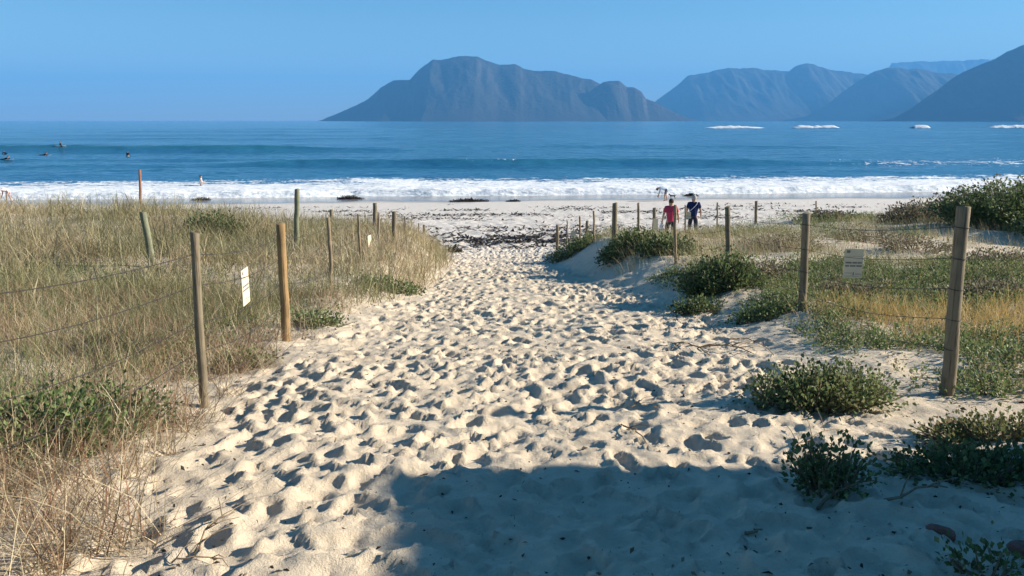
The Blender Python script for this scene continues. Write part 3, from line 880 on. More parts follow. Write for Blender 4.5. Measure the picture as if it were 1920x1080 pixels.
def post_points(pxt, pyt, pxb, d):
    """base and top of a post whose foot stands at distance d"""
    zb = 0; X = ray(pxb, 480)[0] * d
    for _ in range(4):
        zb = gz(X, d); rd = (CAMZ - zb) / d
        c, s = math.cos(PITCH), math.sin(PITCH)
        b = (rd * c - s) / (c + rd * s)
        X = (pxb - 960) / FPX / (c - b * s) * d
    tp = at_d(pxt, pyt, d)
    return np.array([X, d, zb]), np.array(tp)

def fence(label, posts, group):
    """posts: (kind, top px, top py, foot px, distance, thickness, wood, wire fractions)"""
    f0 = post_points(*[posts[0][i] for i in (1, 2, 3, 4)])[0] if posts[0][0] != 'xyz' else np.array(posts[0][1])
    root = empty('wire_fence', tuple(f0)); tag(root, label, 'fence', group)
    ties = []
    for i, p in enumerate(posts):
        if p[0] == 'xyz': b, t = np.array(p[1]), np.array(p[2])
        else: b, t = post_points(p[1], p[2], p[3], p[4])
        kind, dia, wood, fr = p[0], p[5], p[6], p[7]
        nm = 'post' if kind in ('post', 'xyz') else 'stake'
        po = post_mesh(nm, b, t, dia, wood, root, f0, crook=.004 if nm == 'post' else .012, sd=i + len(label), sides=14 if nm == 'post' else 8)
        row = []
        for q in fr:
            c = t + (b - t) * q
            row.append((c, dia / 2))
            if nm == 'post' and 'right' in label and np.linalg.norm(c[:2]) < 14:
                ring = [c - f0 + np.array([math.cos(a) * (dia / 2 * 1.05), math.sin(a) * (dia / 2 * 1.05), .004 * math.sin(a * 1)]) for a in np.linspace(0, 2 * math.pi, 15)]
                V, F = tube(ring, .0030, 5, False); py_mesh('wire_tie', V, F, MAT['wire'], po, True)
        ties.append(row)
    nw = max(len(r) for r in ties)
    for w in range(nw):
        pts = []
        rows = [r[w] for r in ties if len(r) > w]
        for a, b_ in zip(rows[:-1], rows[1:]):
            for u in np.linspace(0, 1, 9)[:-1]:
                c = a[0] + (b_[0] - a[0]) * u
                c = c + np.array([-.6 * a[1], 0, -.045 * math.sin(math.pi * u) * (1 + .3 * w)]) * np.array([1, 1, 1])
                pts.append(c - f0)
        pts.append(rows[-1][0] - f0)
        V, F = tube(pts, .0025, 5); py_mesh('wire', V, F, MAT['wire'], root, True)
    return root

L5 = (.12, .29, .50, .67, .85); R5 = (.10, .26, .42, .58, .74); F3 = (.14, .42, .70)
x0, y0 = -2.12, 2.35
dL1 = at_pix(383, 765)[1]; dL2 = at_pix(537, 640)[1]; dR1 = at_pix(1775, 742)[1]; dR2 = at_pix(1504, 582)[1]
print('post distances', dL1, dL2, dR1, dR2, at_pix(1266, 517), at_pix(1365, 495), at_pix(1000, 872), at_pix(750, 880), at_pix(757, 1079))
fence('wire fence along the left edge of the sand path', [
    ('xyz', (x0, y0, gz(x0, y0)), (x0 - .02, y0, gz(x0, y0) + 1.12), None, None, .09, 'wood_grey', L5),
    ('post', 365, 437, 383, dL1, .056, 'wood_grey', L5),
    ('post', 526, 420, 537, dL2, .086, 'wood_tan', L5),
    ('stake', 615, 408, 622, 11.3, .055, 'wood_stake', F3), ('stake', 672, 405, 676, 14.6, .05, 'wood_stake', F3),
    ('stake', 710, 400, 711, 17.2, .06, 'wood_stake', F3), ('post', 739, 397, 739, 18.3, .115, 'wood_grey', F3),
    ('stake', 759, 406, 760, 20.5, .045, 'wood_stake', F3), ('stake', 771, 412, 772, 22, .045, 'wood_stake', F3),
    ('stake', 785, 419, 787, 23.6, .045, 'wood_stake', F3), ('post', 795, 422, 797, 25.2, .09, 'wood_grey', F3)], 'wire fences beside the sand path')
fence('wire fence along the right bank of the sand path', [
    ('post', 1807, 388, 1775, dR1, .088, 'wood_grey', R5), ('post', 1512, 400, 1504, dR2, .088, 'wood_grey', (.11, .36, .59, .80, .93)),
    ('post', 1364, 388, 1365, 12.0, .082, 'wood_grey', (.12, .36, .6, .8)), ('stake', 1266, 385, 1266, 13.3, .052, 'wood_stake', F3),
    ('stake', 1197, 381, 1199, 15.6, .052, 'wood_stake', F3), ('post', 1153, 381, 1152, 16.8, .115, 'wood_grey', F3),
    ('stake', 1113, 396, 1114, 19, .05, 'wood_stake', F3), ('stake', 1087, 406, 1088, 20.4, .05, 'wood_stake', F3),
    ('stake', 1064, 415, 1063, 21.6, .045, 'wood_stake', F3), ('post', 1045, 422, 1045, 24.6, .1, 'wood_grey', F3)], 'wire fences beside the sand path')

def lone_post(name, label, pxt, pyt, pxb, d, dia, wood, sd):
    b, t = post_points(pxt, pyt, pxb, d)
    o = post_mesh(name, b, t, dia, wood, None, b, crook=.006, sd=sd)
    o.location = tuple(b); tag(o, label, 'post', 'posts standing apart from the fences')
lone_post('wooden_post', 'green tinged post leaning in the left grass beside the dark bush', 268, 398, 287, 12.8, .11, 'wood_green', 31)
lone_post('wooden_post', 'tall greenish post standing in the grass behind the tan post', 557, 355, 556, 16.2, .11, 'wood_green', 32)
lone_post('wooden_post', 'grey post just right of the tall greenish one on the left dune', 621, 393, 621, 23, .10, 'wood_grey', 33)
lone_post('wooden_post', 'tall grey post behind the left fence, against the beach', 703, 381, 703, 20, .11, 'wood_grey', 34)
lone_post('thin_stake', 'short thin stake beside the grey post on the left dune', 604, 404, 605, 23.4, .05, 'wood_stake', 35)
lone_post('red_stake', 'reddish thin stake rising in front of the surf at left', 262, 318, 264, 22, .07, 'wood_red', 36)
lone_post('wooden_post', 'stout grey post behind the red shirted walker on the bank', 1227, 390, 1226, 18.5, .085, 'wood_grey', 37)
lone_post('wooden_post', 'stubby far post at the end of the right bank', 1101, 414, 1100, 23, .09, 'wood_grey', 38)
lone_post('thin_stake', 'thin stake standing between the two walkers', 1285, 385, 1285, 22.5, .05, 'wood_stake', 39)
lone_post('thin_stake', 'thin stake right of the walker in navy', 1345, 380, 1345, 23, .05, 'wood_stake', 40)
lone_post('wooden_post', 'far post on the right dune beyond the middle fence post', 1418, 377, 1417, 25, .10, 'wood_stake', 41)
lone_post('thin_stake', 'small far stake above the second right fence post', 1530, 377, 1530, 26, .05, 'wood_stake', 42)
b, t = post_points(1117, 467, 1133, 16.6)
o = post_mesh('fallen_lath', b, t, .03, 'sign', None, b, sd=43, sides=4); o.location = tuple(b); tag(o, 'pale thin lath leaning against the shaded bank', 'lath')

# ------------------------------------------------------------------ notice boards hung on the wires
def sign(name, label, centre, right, w, h, marks=True, group='notice boards on the fences'):
    r = np.array([right[0], right[1], 0.0]); r /= np.linalg.norm(r)
    o = empty(name, centre, math.atan2(r[1], r[0]))
    tag(o, label, 'sign', group)
    V, F = box(-w / 2, w / 2, -.003, .003, -h / 2, h / 2); py_mesh('panel', V, F, MAT['sign'], o)
    def bar(nm, x0, x1, z0, z1):
        V, F = box(x0 * w, x1 * w, -.0052, -.0042, z0 * h, z1 * h); return V, F
    if marks:
        V, F = bar('', -.40, -.22, .36, .45); py_mesh('logo', V, F, MAT['ink'], o)
        V, F = bar('', -.42, .44, .245, .252); py_mesh('rule', V, F, MAT['ink'], o)
        for z, words in ((.00, ((-.42, -.10), (-.06, .18), (.21, .44))), (-.11, ((-.42, -.22), (-.18, .12), (.16, .44)))):
            V, F = join([bar('', a, b, z, z + .055) for a, b in words]); py_mesh('text_line', V, F, MAT['ink'], o)
        V, F = join([bar('', -.42, -.02, -.335, -.322), bar('', -.42, .44, -.44, -.43), bar('', .14, .44, -.37, -.35)]); py_mesh('footer_text', V, F, MAT['ink'], o)
        V, F = bar('', .01, .06, -.41, -.30); py_mesh('symbol', V, F, MAT['ink'], o)
    return o
bl1, tl1 = post_points(365, 437, 383, dL1); bl2, tl2 = post_points(526, 420, 537, dL2)
a, b = tl1 + (bl1 - tl1) * .42, tl2 + (bl2 - tl2) * .42
c = at_d(460, 537, a[1] + (b[1] - a[1]) * .55)
sign('notice_board', 'bright cream notice board hanging between the two near left posts', c, (b - a)[:2], .215, .30)
br1, tr1 = post_points(1807, 388, 1775, dR1); br2, tr2 = post_points(1512, 400, 1504, dR2)
a, b = tr1 + (br1 - tr1) * .3, tr2 + (br2 - tr2) * .4
dd = a[1] + (b[1] - a[1]) * .62
c = at_d(1600, 494, dd)
sign('notice_board', 'shaded tan notice board hanging on the wires between the two near right posts', c, (1, -.12), .175, .285)
def small_sign(label, px, py, d, w, h, right):
    sign('small_sign', label, at_d(px, py, d), right, w, h, False)
small_sign('small pale board low on the far left fence in the grass', 693, 455, 16.3, .2, .32, (.18, 1))
small_sign('tiny white board behind the thin stakes of the left fence', 768, 441, 21.0, .16, .24, (.18, 1))
small_sign('small white board on the far end of the right fence', 1075, 440, 21.8, .14, .2, (1, .1))
small_sign('white board on the thin stake between the two walkers', 1291, 404, 22.4, .14, .18, (1, .1))
small_sign('grey board nailed to the stout post on the right bank', 1229, 426, 18.35, .12, .42, (1, .1))

# ------------------------------------------------------------------ people and the dog
SKIN = plain('skin', (.42, .25, .17), .6, .08, 20)
def cloth(name, c): return plain(name, c, .85, .12, 25, .15)

def skin_mesh(name, verts, edges, mat, parent, root=0, sub=2):
    me = bpy.data.meshes.new(name)
    me.from_pydata([v[0] for v in verts], edges, [])
    o = bpy.data.objects.new(name, me); link(o, parent)
    me.materials.append(mat)
    o.modifiers.new('Skin', 'SKIN').use_smooth_shade = True
    sv = me.skin_vertices[0].data if me.skin_vertices else None
    if sv is None:
        bm = bmesh.new(); bm.from_mesh(me); bm.verts.layers.skin.verify(); bm.to_mesh(me); bm.free(); sv = me.skin_vertices[0].data
    for i, v in enumerate(verts):
        r = v[1]; sv[i].radius = (r, r) if not hasattr(r, '__len__') else r
        sv[i].use_root = (i == root)
    s = o.modifiers.new('Subdivision', 'SUBSURF'); s.levels = sub; s.render_levels = sub
    return o

POSES = {
    'walk': dict(pelvis=(0, 0, .94), spine=(0, -.01, 1.14), chest=(0, 0, 1.33), neck=(0, .01, 1.49), head=(0, .03, 1.62), crown=(0, .03, 1.70),
                 sl=(-.19, 0, 1.43), el=(-.27, -.06, 1.17), wl=(-.30, .02, .94), sr=(.19, 0, 1.43), er=(.27, -.02, 1.17), wr=(.31, .10, .96),
                 hl=(-.10, 0, .90), kl=(-.11, .14, .50), al=(-.11, .18, .09), tl=(-.12, .34, .05), hr=(.10, 0, .90), kr=(.11, -.03, .49), ar=(.11, -.26, .12), tr=(.12, -.12, .04)),
    'stand': dict(pelvis=(0, 0, .94), spine=(0, .01, 1.14), chest=(0, .02, 1.33), neck=(0, .03, 1.49), head=(0, .05, 1.62), crown=(0, .05, 1.70),
                  sl=(-.19, .02, 1.43), el=(-.24, .02, 1.17), wl=(-.14, .22, 1.08), sr=(.19, .02, 1.43), er=(.24, .02, 1.17), wr=(.15, .22, 1.08),
                  hl=(-.10, 0, .90), kl=(-.11, .02, .50), al=(-.11, 0, .09), tl=(-.12, .15, .04), hr=(.10, 0, .90), kr=(.11, .03, .49), ar=(.11, .02, .09), tr=(.12, .17, .04)),
    'bend': dict(pelvis=(0, -.10, .86), spine=(0, .08, .98), chest=(0, .27, 1.02), neck=(0, .42, 1.0), head=(0, .54, .95), crown=(0, .61, .92),
                 sl=(-.18, .35, .97), el=(-.20, .40, .68), wl=(-.17, .46, .42), sr=(.18, .35, .97), er=(.21, .38, .68), wr=(.18, .48, .44),
                 hl=(-.10, -.10, .83), kl=(-.13, .02, .46), al=(-.13, -.05, .09), tl=(-.14, .10, .04), hr=(.10, -.10, .83), kr=(.15, -.08, .46), ar=(.15, -.22, .09), tr=(.16, -.07, .04)),
    'sit': dict(pelvis=(0, 0, .12), spine=(0, .02, .32), chest=(0, .05, .50), neck=(0, .08, .65), head=(0, .11, .78), crown=(0, .11, .86),
                sl=(-.18, .06, .59), el=(-.23, .12, .34), wl=(-.16, .28, .20), sr=(.18, .06, .59), er=(.23, .12, .34), wr=(.16, .28, .20),
                hl=(-.12, .03, .10), kl=(-.30, .32, .06), al=(-.30, .26, -.32), tl=(-.31, .38, -.38), hr=(.12, .03, .10), kr=(.30, .32, .06), ar=(.30, .26, -.32), tr=(.31, .38, -.38)),
    'prone': dict(pelvis=(0, -.3, .14), spine=(0, -.1, .17), chest=(0, .08, .26), neck=(0, .20, .36), head=(0, .28, .46), crown=(0, .30, .54),
                  sl=(-.18, .12, .30), el=(-.30, .22, .12), wl=(-.26, .42, .06), sr=(.18, .12, .30), er=(.30, .22, .12), wr=(.26, .42, .06),
                  hl=(-.1, -.34, .13), kl=(-.11, -.72, .10), al=(-.11, -1.08, .12), tl=(-.11, -1.22, .10), hr=(.1, -.34, .13), kr=(.11, -.72, .10), ar=(.11, -1.08, .12), tr=(.11, -1.22, .10)),
}

def person(label, loc, rz, pose, height, parts, hair, group, skin=SKIN):
    J = POSES[pose]; k = height / 1.79
    root = empty('person', loc, rz); tag(root, label, 'person', group)
    Vv, E, idx = [], [], {}
    def v(n, co, r): idx[n] = len(Vv); Vv.append((tuple(c * k for c in co), tuple(q * k for q in r) if hasattr(r, '__len__') else r * k)); return idx[n]
    def e(a, b): E.append((idx[a], idx[b]))
    rad = dict(pelvis=.115, spine=.105, chest=.118, neck=.054, head=(.078, .092), crown=(.07, .08), sl=.062, el=.043, wl=.03, sr=.062, er=.043, wr=.03,
               hl=.092, kl=.06, al=.042, tl=.034, hr=.092, kr=.06, ar=.042, tr=.034)
    for n in J: v(n, J[n], rad[n])
    for a, b in (('pelvis', 'spine'), ('spine', 'chest'), ('chest', 'neck'), ('neck', 'head'), ('head', 'crown'), ('chest', 'sl'), ('sl', 'el'), ('el', 'wl'), ('chest', 'sr'), ('sr', 'er'), ('er', 'wr'),
                 ('pelvis', 'hl'), ('hl', 'kl'), ('kl', 'al'), ('al', 'tl'), ('pelvis', 'hr'), ('hr', 'kr'), ('kr', 'ar'), ('ar', 'tr')): e(a, b)
    for s in 'lr':                                         # hands: palm, four fingers and a thumb
        w_ = np.array(J['w' + s]); d = w_ - np.array(J['e' + s]); d /= np.linalg.norm(d)
        side = np.cross(d, (1, 0, 0)); side /= np.linalg.norm(side) + 1e-9
        v('p' + s, w_ + d * .07, (.034, .022)); e('w' + s, 'p' + s)
        inn = np.array([1.0 if s == 'l' else -1.0, 0, 0])
        for q in range(4):
            o = (q - 1.5) * .019; ln = (.060, .074, .078, .066)[q]
            v('f%d' % q + s, w_ + d * .105 + side * o, .0095); e('p' + s, 'f%d' % q + s)
            v('g%d' % q + s, w_ + d * (.105 + ln * .8) + side * o + inn * .022, .0075); e('f%d' % q + s, 'g%d' % q + s)
        v('h0' + s, w_ + d * .07 + side * .042 + inn * .012, .010); e('p' + s, 'h0' + s)
        v('h1' + s, w_ + d * .105 + side * .052 + inn * .026, .008); e('h0' + s, 'h1' + s)
    hd = np.array(J['head']); up = np.array(J['crown']) - hd; up /= np.linalg.norm(up)
    fw = np.array([0, 1, 0]) - up * up[1]; fw /= np.linalg.norm(fw)
    v('nose', hd + fw * .105 + up * .0, .012); e('head', 'nose')
    for s, sg in (('l', -1), ('r', 1)): v('ear' + s, hd + np.array([sg * .092, 0, 0]), .014); e('head', 'ear' + s)
    skin_mesh('body', Vv, E, skin, root)
    # hair: a cap over the crown and the back of the head
    if hair:
        V, F = [], []
        for i in range(7):
            ph = math.pi * .62 * i / 6
            for j in range(14):
                th = 2 * math.pi * j / 14
                a = np.array([1.0, 0, 0]) * math.sin(ph) * math.cos(th) * .096 + (up * math.cos(ph) * .115) + fw * (math.sin(ph) * math.sin(th) * .112 - .018 - .02 * math.sin(ph))
                if math.sin(th) > .3 and i > 3: a = a * .88
                V.append(tuple((hd + up * .045 + a) * k))
        for i in range(6):
            for j in range(14): F.append((i * 14 + j, i * 14 + (j + 1) % 14, (i + 1) * 14 + (j + 1) % 14, (i + 1) * 14 + j))
        py_mesh('hair', V, F, hair, root, True)
    for s, sg in (('l', -1), ('r', 1)):
        c = hd + fw * .088 + np.array([sg * .034, 0, 0]) + up * .02
        V = [tuple((c + np.array(q) * .012) * k) for q in ((1, 0, 0), (-1, 0, 0), (0, 1, 0), (0, -1, 0), (0, 0, 1), (0, 0, -1))]
        py_mesh('eye', V, [(0, 2, 4), (2, 1, 4), (1, 3, 4), (3, 0, 4), (2, 0, 5), (1, 2, 5), (3, 1, 5), (0, 3, 5)], MAT['wire'], root)
    def lerp(a, b, t): return tuple(np.array(J[a]) * (1 - t) + np.array(J[b]) * t)
    for nm, kind, mat in parts:
        Vc, Ec = [], []
        def cv(co, r): Vc.append((tuple(c * k for c in co), tuple(q * k for q in r) if hasattr(r, '__len__') else r * k)); return len(Vc) - 1
        if kind in ('shirt', 'long', 'top'):
            a = cv(lerp('pelvis', 'spine', -.35 if kind != 'top' else .6), .158); b = cv(J['spine'], .152); c = cv(J['chest'], .165); d = cv(lerp('chest', 'neck', .8), .095)
            Ec += [(a, b), (b, c), (c, d)]
            for s in 'lr':
                p = cv(J['s' + s], .088); q = cv(lerp('s' + s, 'e' + s, .75 if kind == 'shirt' else (.2 if kind == 'top' else 1.0)), .066); Ec += [(c, p), (p, q)]
                if kind == 'long': q2 = cv(lerp('e' + s, 'w' + s, .95), .044); Ec.append((q, q2))
        else:
            a = cv(lerp('pelvis', 'spine', .45), .135); b = cv(J['pelvis'], .150); Ec.append((a, b))
            for s in 'lr':
                p = cv(J['h' + s], .105); Ec.append((b, p))
                if kind == 'briefs': continue
                q = cv(lerp('h' + s, 'k' + s, .85), .082); Ec.append((p, q))
                if kind == 'trousers':
                    q2 = cv(J['k' + s], .074); q3 = cv(lerp('k' + s, 'a' + s, .92), .056); Ec += [(q, q2), (q2, q3)]
        skin_mesh(nm, Vc, Ec, mat, root, root=1)
    return root

def stand_at(px, py_top, height):
    rx, rd = ray(px, py_top)
    d = np.arange(22, 60, .02)
    g = (CAMZ - rd * d) - base_z(rx * d, d) - height
    i = np.argmin(np.abs(g)); return float(rx * d[i]), float(d[i])

GREYHAIR, DARKHAIR = cloth('grey_hair', (.36, .34, .31)), cloth('dark_hair', (.05, .035, .025))
PG = 'people on the beach'
x, y = stand_at(1259, 371, 1.70)
person('walker in a red shirt heading down to the beach beside a person in navy', (x, y, gz(x, y) - .01), R(-6), 'walk', 1.70,
       [('shirt', 'shirt', cloth('red_shirt', (.42, .045, .085))), ('shorts', 'shorts', cloth('dark_shorts', (.035, .03, .04)))], DARKHAIR, PG)
# white bag in the left hand
bx0 = np.array(POSES['walk']['wl']) * (1.70 / 1.79)
bagp = (x + bx0[0] - .03, y + bx0[1] + .05, gz(x, y) + bx0[2] - .13)
V, F = [], []
for i, (zz, r) in enumerate(((.03, .012), (-.02, .04), (-.12, .10), (-.24, .125), (-.31, .09), (-.33, .02))):
    for j in range(10):
        a = 2 * math.pi * j / 10; q = r * (1 + .18 * math.sin(3 * a + i)); V.append((q * math.cos(a) * .7, q * math.sin(a), zz))
for i in range(5):
    for j in range(10): F.append((i * 10 + j, (i + 1) * 10 + j, (i + 1) * 10 + (j + 1) % 10, i * 10 + (j + 1) % 10))
o = py_mesh('carrier_bag', V, F, cloth('white_plastic', (.75, .76, .78)), None, True); o.location = bagp
tag(o, 'white carrier bag in the hand of the walker in red', 'bag')
x, y = stand_at(1302, 364, 1.76)
person('grey haired walker in a navy shirt with a strap across the back', (x, y, gz(x, y) - .01), R(-4), 'walk', 1.76,
       [('shirt', 'shirt', cloth('navy_shirt', (.012, .022, .075))), ('trousers', 'trousers', cloth('navy_trousers', (.03, .035, .05)))], GREYHAIR, PG)
navy = [o for o in bpy.data.objects if o.name.startswith('person')][-1]
V, F = tube([(-.19, -.15, 1.12), (-.10, -.16, 1.20), (.0, -.165, 1.30), (.09, -.15, 1.40), (.12, -.06, 1.49)], .011, 5)
py_mesh('bag_strap', V, F, cloth('pale_strap', (.55, .56, .6)), navy, True)
x, y = at_pix(1246, 377)
person('person bending down on the firm sand with a dog beside them', (x, y, gz(x, y)), R(80), 'bend', 1.74,
       [('shirt', 'shirt', cloth('pale_blue_shirt', (.50, .58, .68))), ('shorts', 'shorts', cloth('blue_grey_shorts', (.10, .12, .20)))], DARKHAIR, PG)
x2, y2 = at_pix(1259, 373)
dog = empty('dog', (x2 + .1, y2 + .1, gz(x2 + .1, y2 + .1)), R(75)); tag(dog, 'small dark and tan dog standing behind the bending person', 'dog')
DV = [((0, -.26, .40), .085), ((0, 0, .385), .095), ((0, .22, .40), .115), ((0, .36, .52), .065), ((0, .44, .60), .070), ((0, .56, .57), .036), ((0, -.40, .48), .022), ((0, -.52, .60), .014)]
DE = [(0, 1), (1, 2), (2, 3), (3, 4), (4, 5), (0, 6), (6, 7)]
for s in (-1, 1):
    n0 = len(DV); DV += [((s * .07, .22, .30), .045), ((s * .075, .20, .16), .026), ((s * .075, .22, .03), .022), ((s * .075, .26, .02), .02)]; DE += [(2, n0), (n0, n0 + 1), (n0 + 1, n0 + 2), (n0 + 2, n0 + 3)]
    n0 = len(DV); DV += [((s * .07, -.22, .27), .05), ((s * .07, -.36, .15), .024), ((s * .07, -.32, .03), .022), ((s * .07, -.27, .02), .02)]; DE += [(0, n0), (n0, n0 + 1), (n0 + 1, n0 + 2), (n0 + 2, n0 + 3)]
    n0 = len(DV); DV += [((s * .05, .42, .68), .022)]; DE += [(4, n0)]
dog.scale = (.6, .6, .6)
skin_mesh('body', DV, DE, plain('dog_fur', (.055, .038, .026), .9, .6, 6), dog, 1)

# in the water and at the left edge
def sea_at(px, py):
    rx, rd = ray(px, py); d = np.arange(60, 320, .1)
    z = sea_shape(rx * d, d)[0]
    i = int(np.argmax((CAMZ - rd * d) < z))
    return float(rx * d[i]), float(d[i]), float(z[i])
x, y, z = sea_at(377, 348)
person('bather standing waist deep in the white water', (x, y, z - .78), R(-70), 'stand', 1.76, [('swim_shorts', 'shorts', cloth('dark_swim_shorts', (.05, .05, .09))), ('white_top', 'top', cloth('white_top', (.7, .68, .66)))], DARKHAIR, PG)
rx, rd = ray(9, 352)
d = np.arange(30, 60, .05); i = int(np.argmin(np.abs((CAMZ - rd * d) - base_z(rx * d, d) - 1.12)))
person('person in white stooping at the left edge beyond the grass', (rx * d[i] + .1, float(d[i]), gz(rx * d[i], d[i])), R(100), 'bend', 1.78,
       [('white_top', 'shirt', cloth('white_shirt', (.72, .66, .64))), ('white_shorts', 'shorts', cloth('pink_shorts', (.60, .42, .40)))], DARKHAIR, PG)
WET = cloth('black_wetsuit', (.012, .013, .016))
def surfer(px, py, pose, rz, lab, lab2):
    x, y, z = sea_at(px, py)
    person(lab, (x, y, z + .02), rz, pose, 1.75, [('wetsuit_top', 'long', WET), ('wetsuit_legs', 'trousers', WET)], DARKHAIR, 'surfers waiting on the water')
    V, F = [], []
    n = 13
    for i in range(n):
        t = -1 + 2 * i / (n - 1)
        w = .27 * max(.02, (1 - abs(t) ** 2.4)) ; rock = .10 * max(0, t) ** 3 + .03 * t * t
        for j in range(8):
            a = 2 * math.pi * j / 8; V.append((w * math.cos(a), t * 1.05, .035 * math.sin(a) * (1 - abs(t) ** 4 * .6) + rock))
    for i in range(n - 1):
        for j in range(8): F.append((i * 8 + j, i * 8 + (j + 1) % 8, (i + 1) * 8 + (j + 1) % 8, (i + 1) * 8 + j))
    F += [tuple(range(8))[::-1], tuple((n - 1) * 8 + j for j in range(8))]
    o = py_mesh('surfboard', V, F, cloth('surfboard_white', (.45, .47, .48)), None, True)
    o.location = (x, y, z + .03); o.rotation_euler = (0, 0, rz); tag(o, lab2, 'surfboard', 'surfboards under the surfers')
surfer(240, 293, 'sit', R(20), 'surfer in black sitting upright, rightmost of those on the water', 'surfboard under the upright rightmost surfer')
surfer(113, 274, 'sit', R(-60), 'surfer sitting in front of the green swell, farthest out', 'surfboard of the farthest surfer before the green swell')
surfer(85, 292, 'prone', R(-80), 'surfer lying low on a board between the other surfers', 'surfboard under the surfer lying low in the middle')
surfer(9, 289, 'prone', R(60), 'surfer lying on a board at the left edge, the upper of two', 'surfboard of the upper surfer at the left edge')
surfer(13, 300, 'prone', R(-85), 'surfer lying on a board at the left edge, the nearer of two', 'surfboard of the nearer surfer at the left edge')

# ------------------------------------------------------------------ kelp washed up on the beach
def ribbons(x, y, lo, hi, w0, w1, z=None):
    n = len(x)
    z = np.array([gz_real(float(a), float(b)) for a, b in zip(x, y)]) + .008
    C = np.zeros((n, 3))
    V, Q, T, C = blades(np.stack([x, y, z], 1), rng.uniform(lo, hi, n), rng.uniform(w0, w1, n), rng.uniform(.4, 1.6, n), rng.uniform(0, 2 * math.pi, n), rng.uniform(-.5, .1, n), C)
    zb = np.repeat(z, 7); V[:, 2] = zb + .38 * (V[:, 2] - zb)
    return V, Q, T, C
def patch_pts(px, py, rx, ry, n):
    cx, cy = at_pix(px, py)
    return cx + rng.normal(0, rx, n), cy + rng.normal(0, ry, n)
XS, YS = [], []
for (px, py, rx, ry, n) in ((990, 452, 1.3, 1.2, 800), (930, 446, 1.8, 1.0, 700), (1010, 437, 2.4, .9, 600), (900, 455, 1.2, .9, 350), (960, 430, 3.0, .7, 450), (1040, 446, 1.2, 1.4, 450), (950, 462, 1.0, .5, 200)):
    a, b = patch_pts(px, py, rx, ry, n); k = fbm(a * 1.6, b * 1.6, 2, 201) > .50; XS.append(a[k]); YS.append(b[k])
for (d0, n, seed, thr) in ((36.5, 1100, 211, .62), (41.5, 2000, 212, .60), (45, 2400, 213, .59), (48.5, 1500, 216, .61), (51.5, 1100, 214, .65), (33, 1100, 215, .63)):
    a = rng.uniform(-40, 48, n * 2); b = d0 + .09 * a + rng.normal(0, .9, n * 2) + 3.0 * (fbm(a * .12, a * 0, 2, seed) - .5)
    k = fbm(a * .28, b * .9, 3, seed + 7) > thr - .09; XS.append(a[k]); YS.append(b[k])
a = rng.uniform(-12, 14, 1600); b = rng.uniform(27, 37, 1600); k = fbm(a * .9, b * .9, 3, 219) > .60; XS.append(a[k]); YS.append(b[k])
V, Q, T, C = ribbons(np.concatenate(XS), np.concatenate(YS), .12, .42, .04, .15)
tag(raw_mesh('kelp_wrack', V, [Q, T], MAT['kelp'], sm=False), 'dark dried kelp strewn in lines over the beach', 'kelp', kind='stuff')

def kelp_clump(label, px, py, rx, ry, h, n):
    cx, cy = at_pix(px, py); z0 = gz_real(cx, cy)
    a = np.clip(rng.normal(0, rx * .4, n), -rx * .75, rx * .75); b = np.clip(rng.normal(0, ry * .4, n), -ry * .75, ry * .75)
    zz = h * np.exp(-(a / rx) ** 2 * 2 - (b / ry) ** 2 * 2) * rng.uniform(.2, 1, n)
    V, Q, T, C = blades(np.stack([a, b, zz - .02], 1), rng.uniform(.12, .4, n), rng.uniform(.05, .12, n), rng.uniform(.3, 1.5, n), rng.uniform(0, 2 * math.pi, n), rng.uniform(-.4, .2, n), np.zeros((n, 3)))
    zb = np.repeat(zz - .02, 7); V[:, 2] = zb + .4 * (V[:, 2] - zb)
    g = np.linspace(-1, 1, 15); GX, GY = np.meshgrid(g, g); rr = np.sqrt(GX ** 2 + GY ** 2)
    GZ = h * .6 * np.clip(1 - rr ** 2, -.2, 1) * (.5 + fbm(GX * 3 + px, GY * 3, 3, 5)) - .02
    DV = np.stack([GX * rx * .85, GY * ry * .85, GZ], -1).reshape(-1, 3); no = len(DV)
    V = np.concatenate([DV, V]); Q = np.concatenate([grid_faces(15, 15), Q + no]); T = T + no
    root = raw_mesh('kelp_clump', V, [Q, T], MAT['kelp'], sm=False); root.location = (cx, cy, z0)
    tag(root, label, 'kelp', 'kelp clumps by the water')
kelp_clump('long dark kelp heap at the wet sand left of the path axis', 655, 373, 1.3, .7, .30, 260)
kelp_clump('dark kelp heap by the surf right of the tall left posts', 880, 378, 1.9, .7, .26, 300)
kelp_clump('small dark kelp heap between the long heap and the bending person', 963, 378, .7, .5, .18, 110)
kelp_clump('flat dark kelp heap by the waterline just right of the bending person', 1295, 367, .8, .5, .2, 110)
kelp_clump('kelp heap beside the navy walker near the water', 1345, 363, .5, .4, .18, 90)
kelp_clump('small dark kelp clump on the sand at the tip of the left grass', 848, 472, .42, .3, .14, 70)
kelp_clump('kelp heap on wet sand beyond the left dune grass', 378, 375, .9, .5, .22, 130)

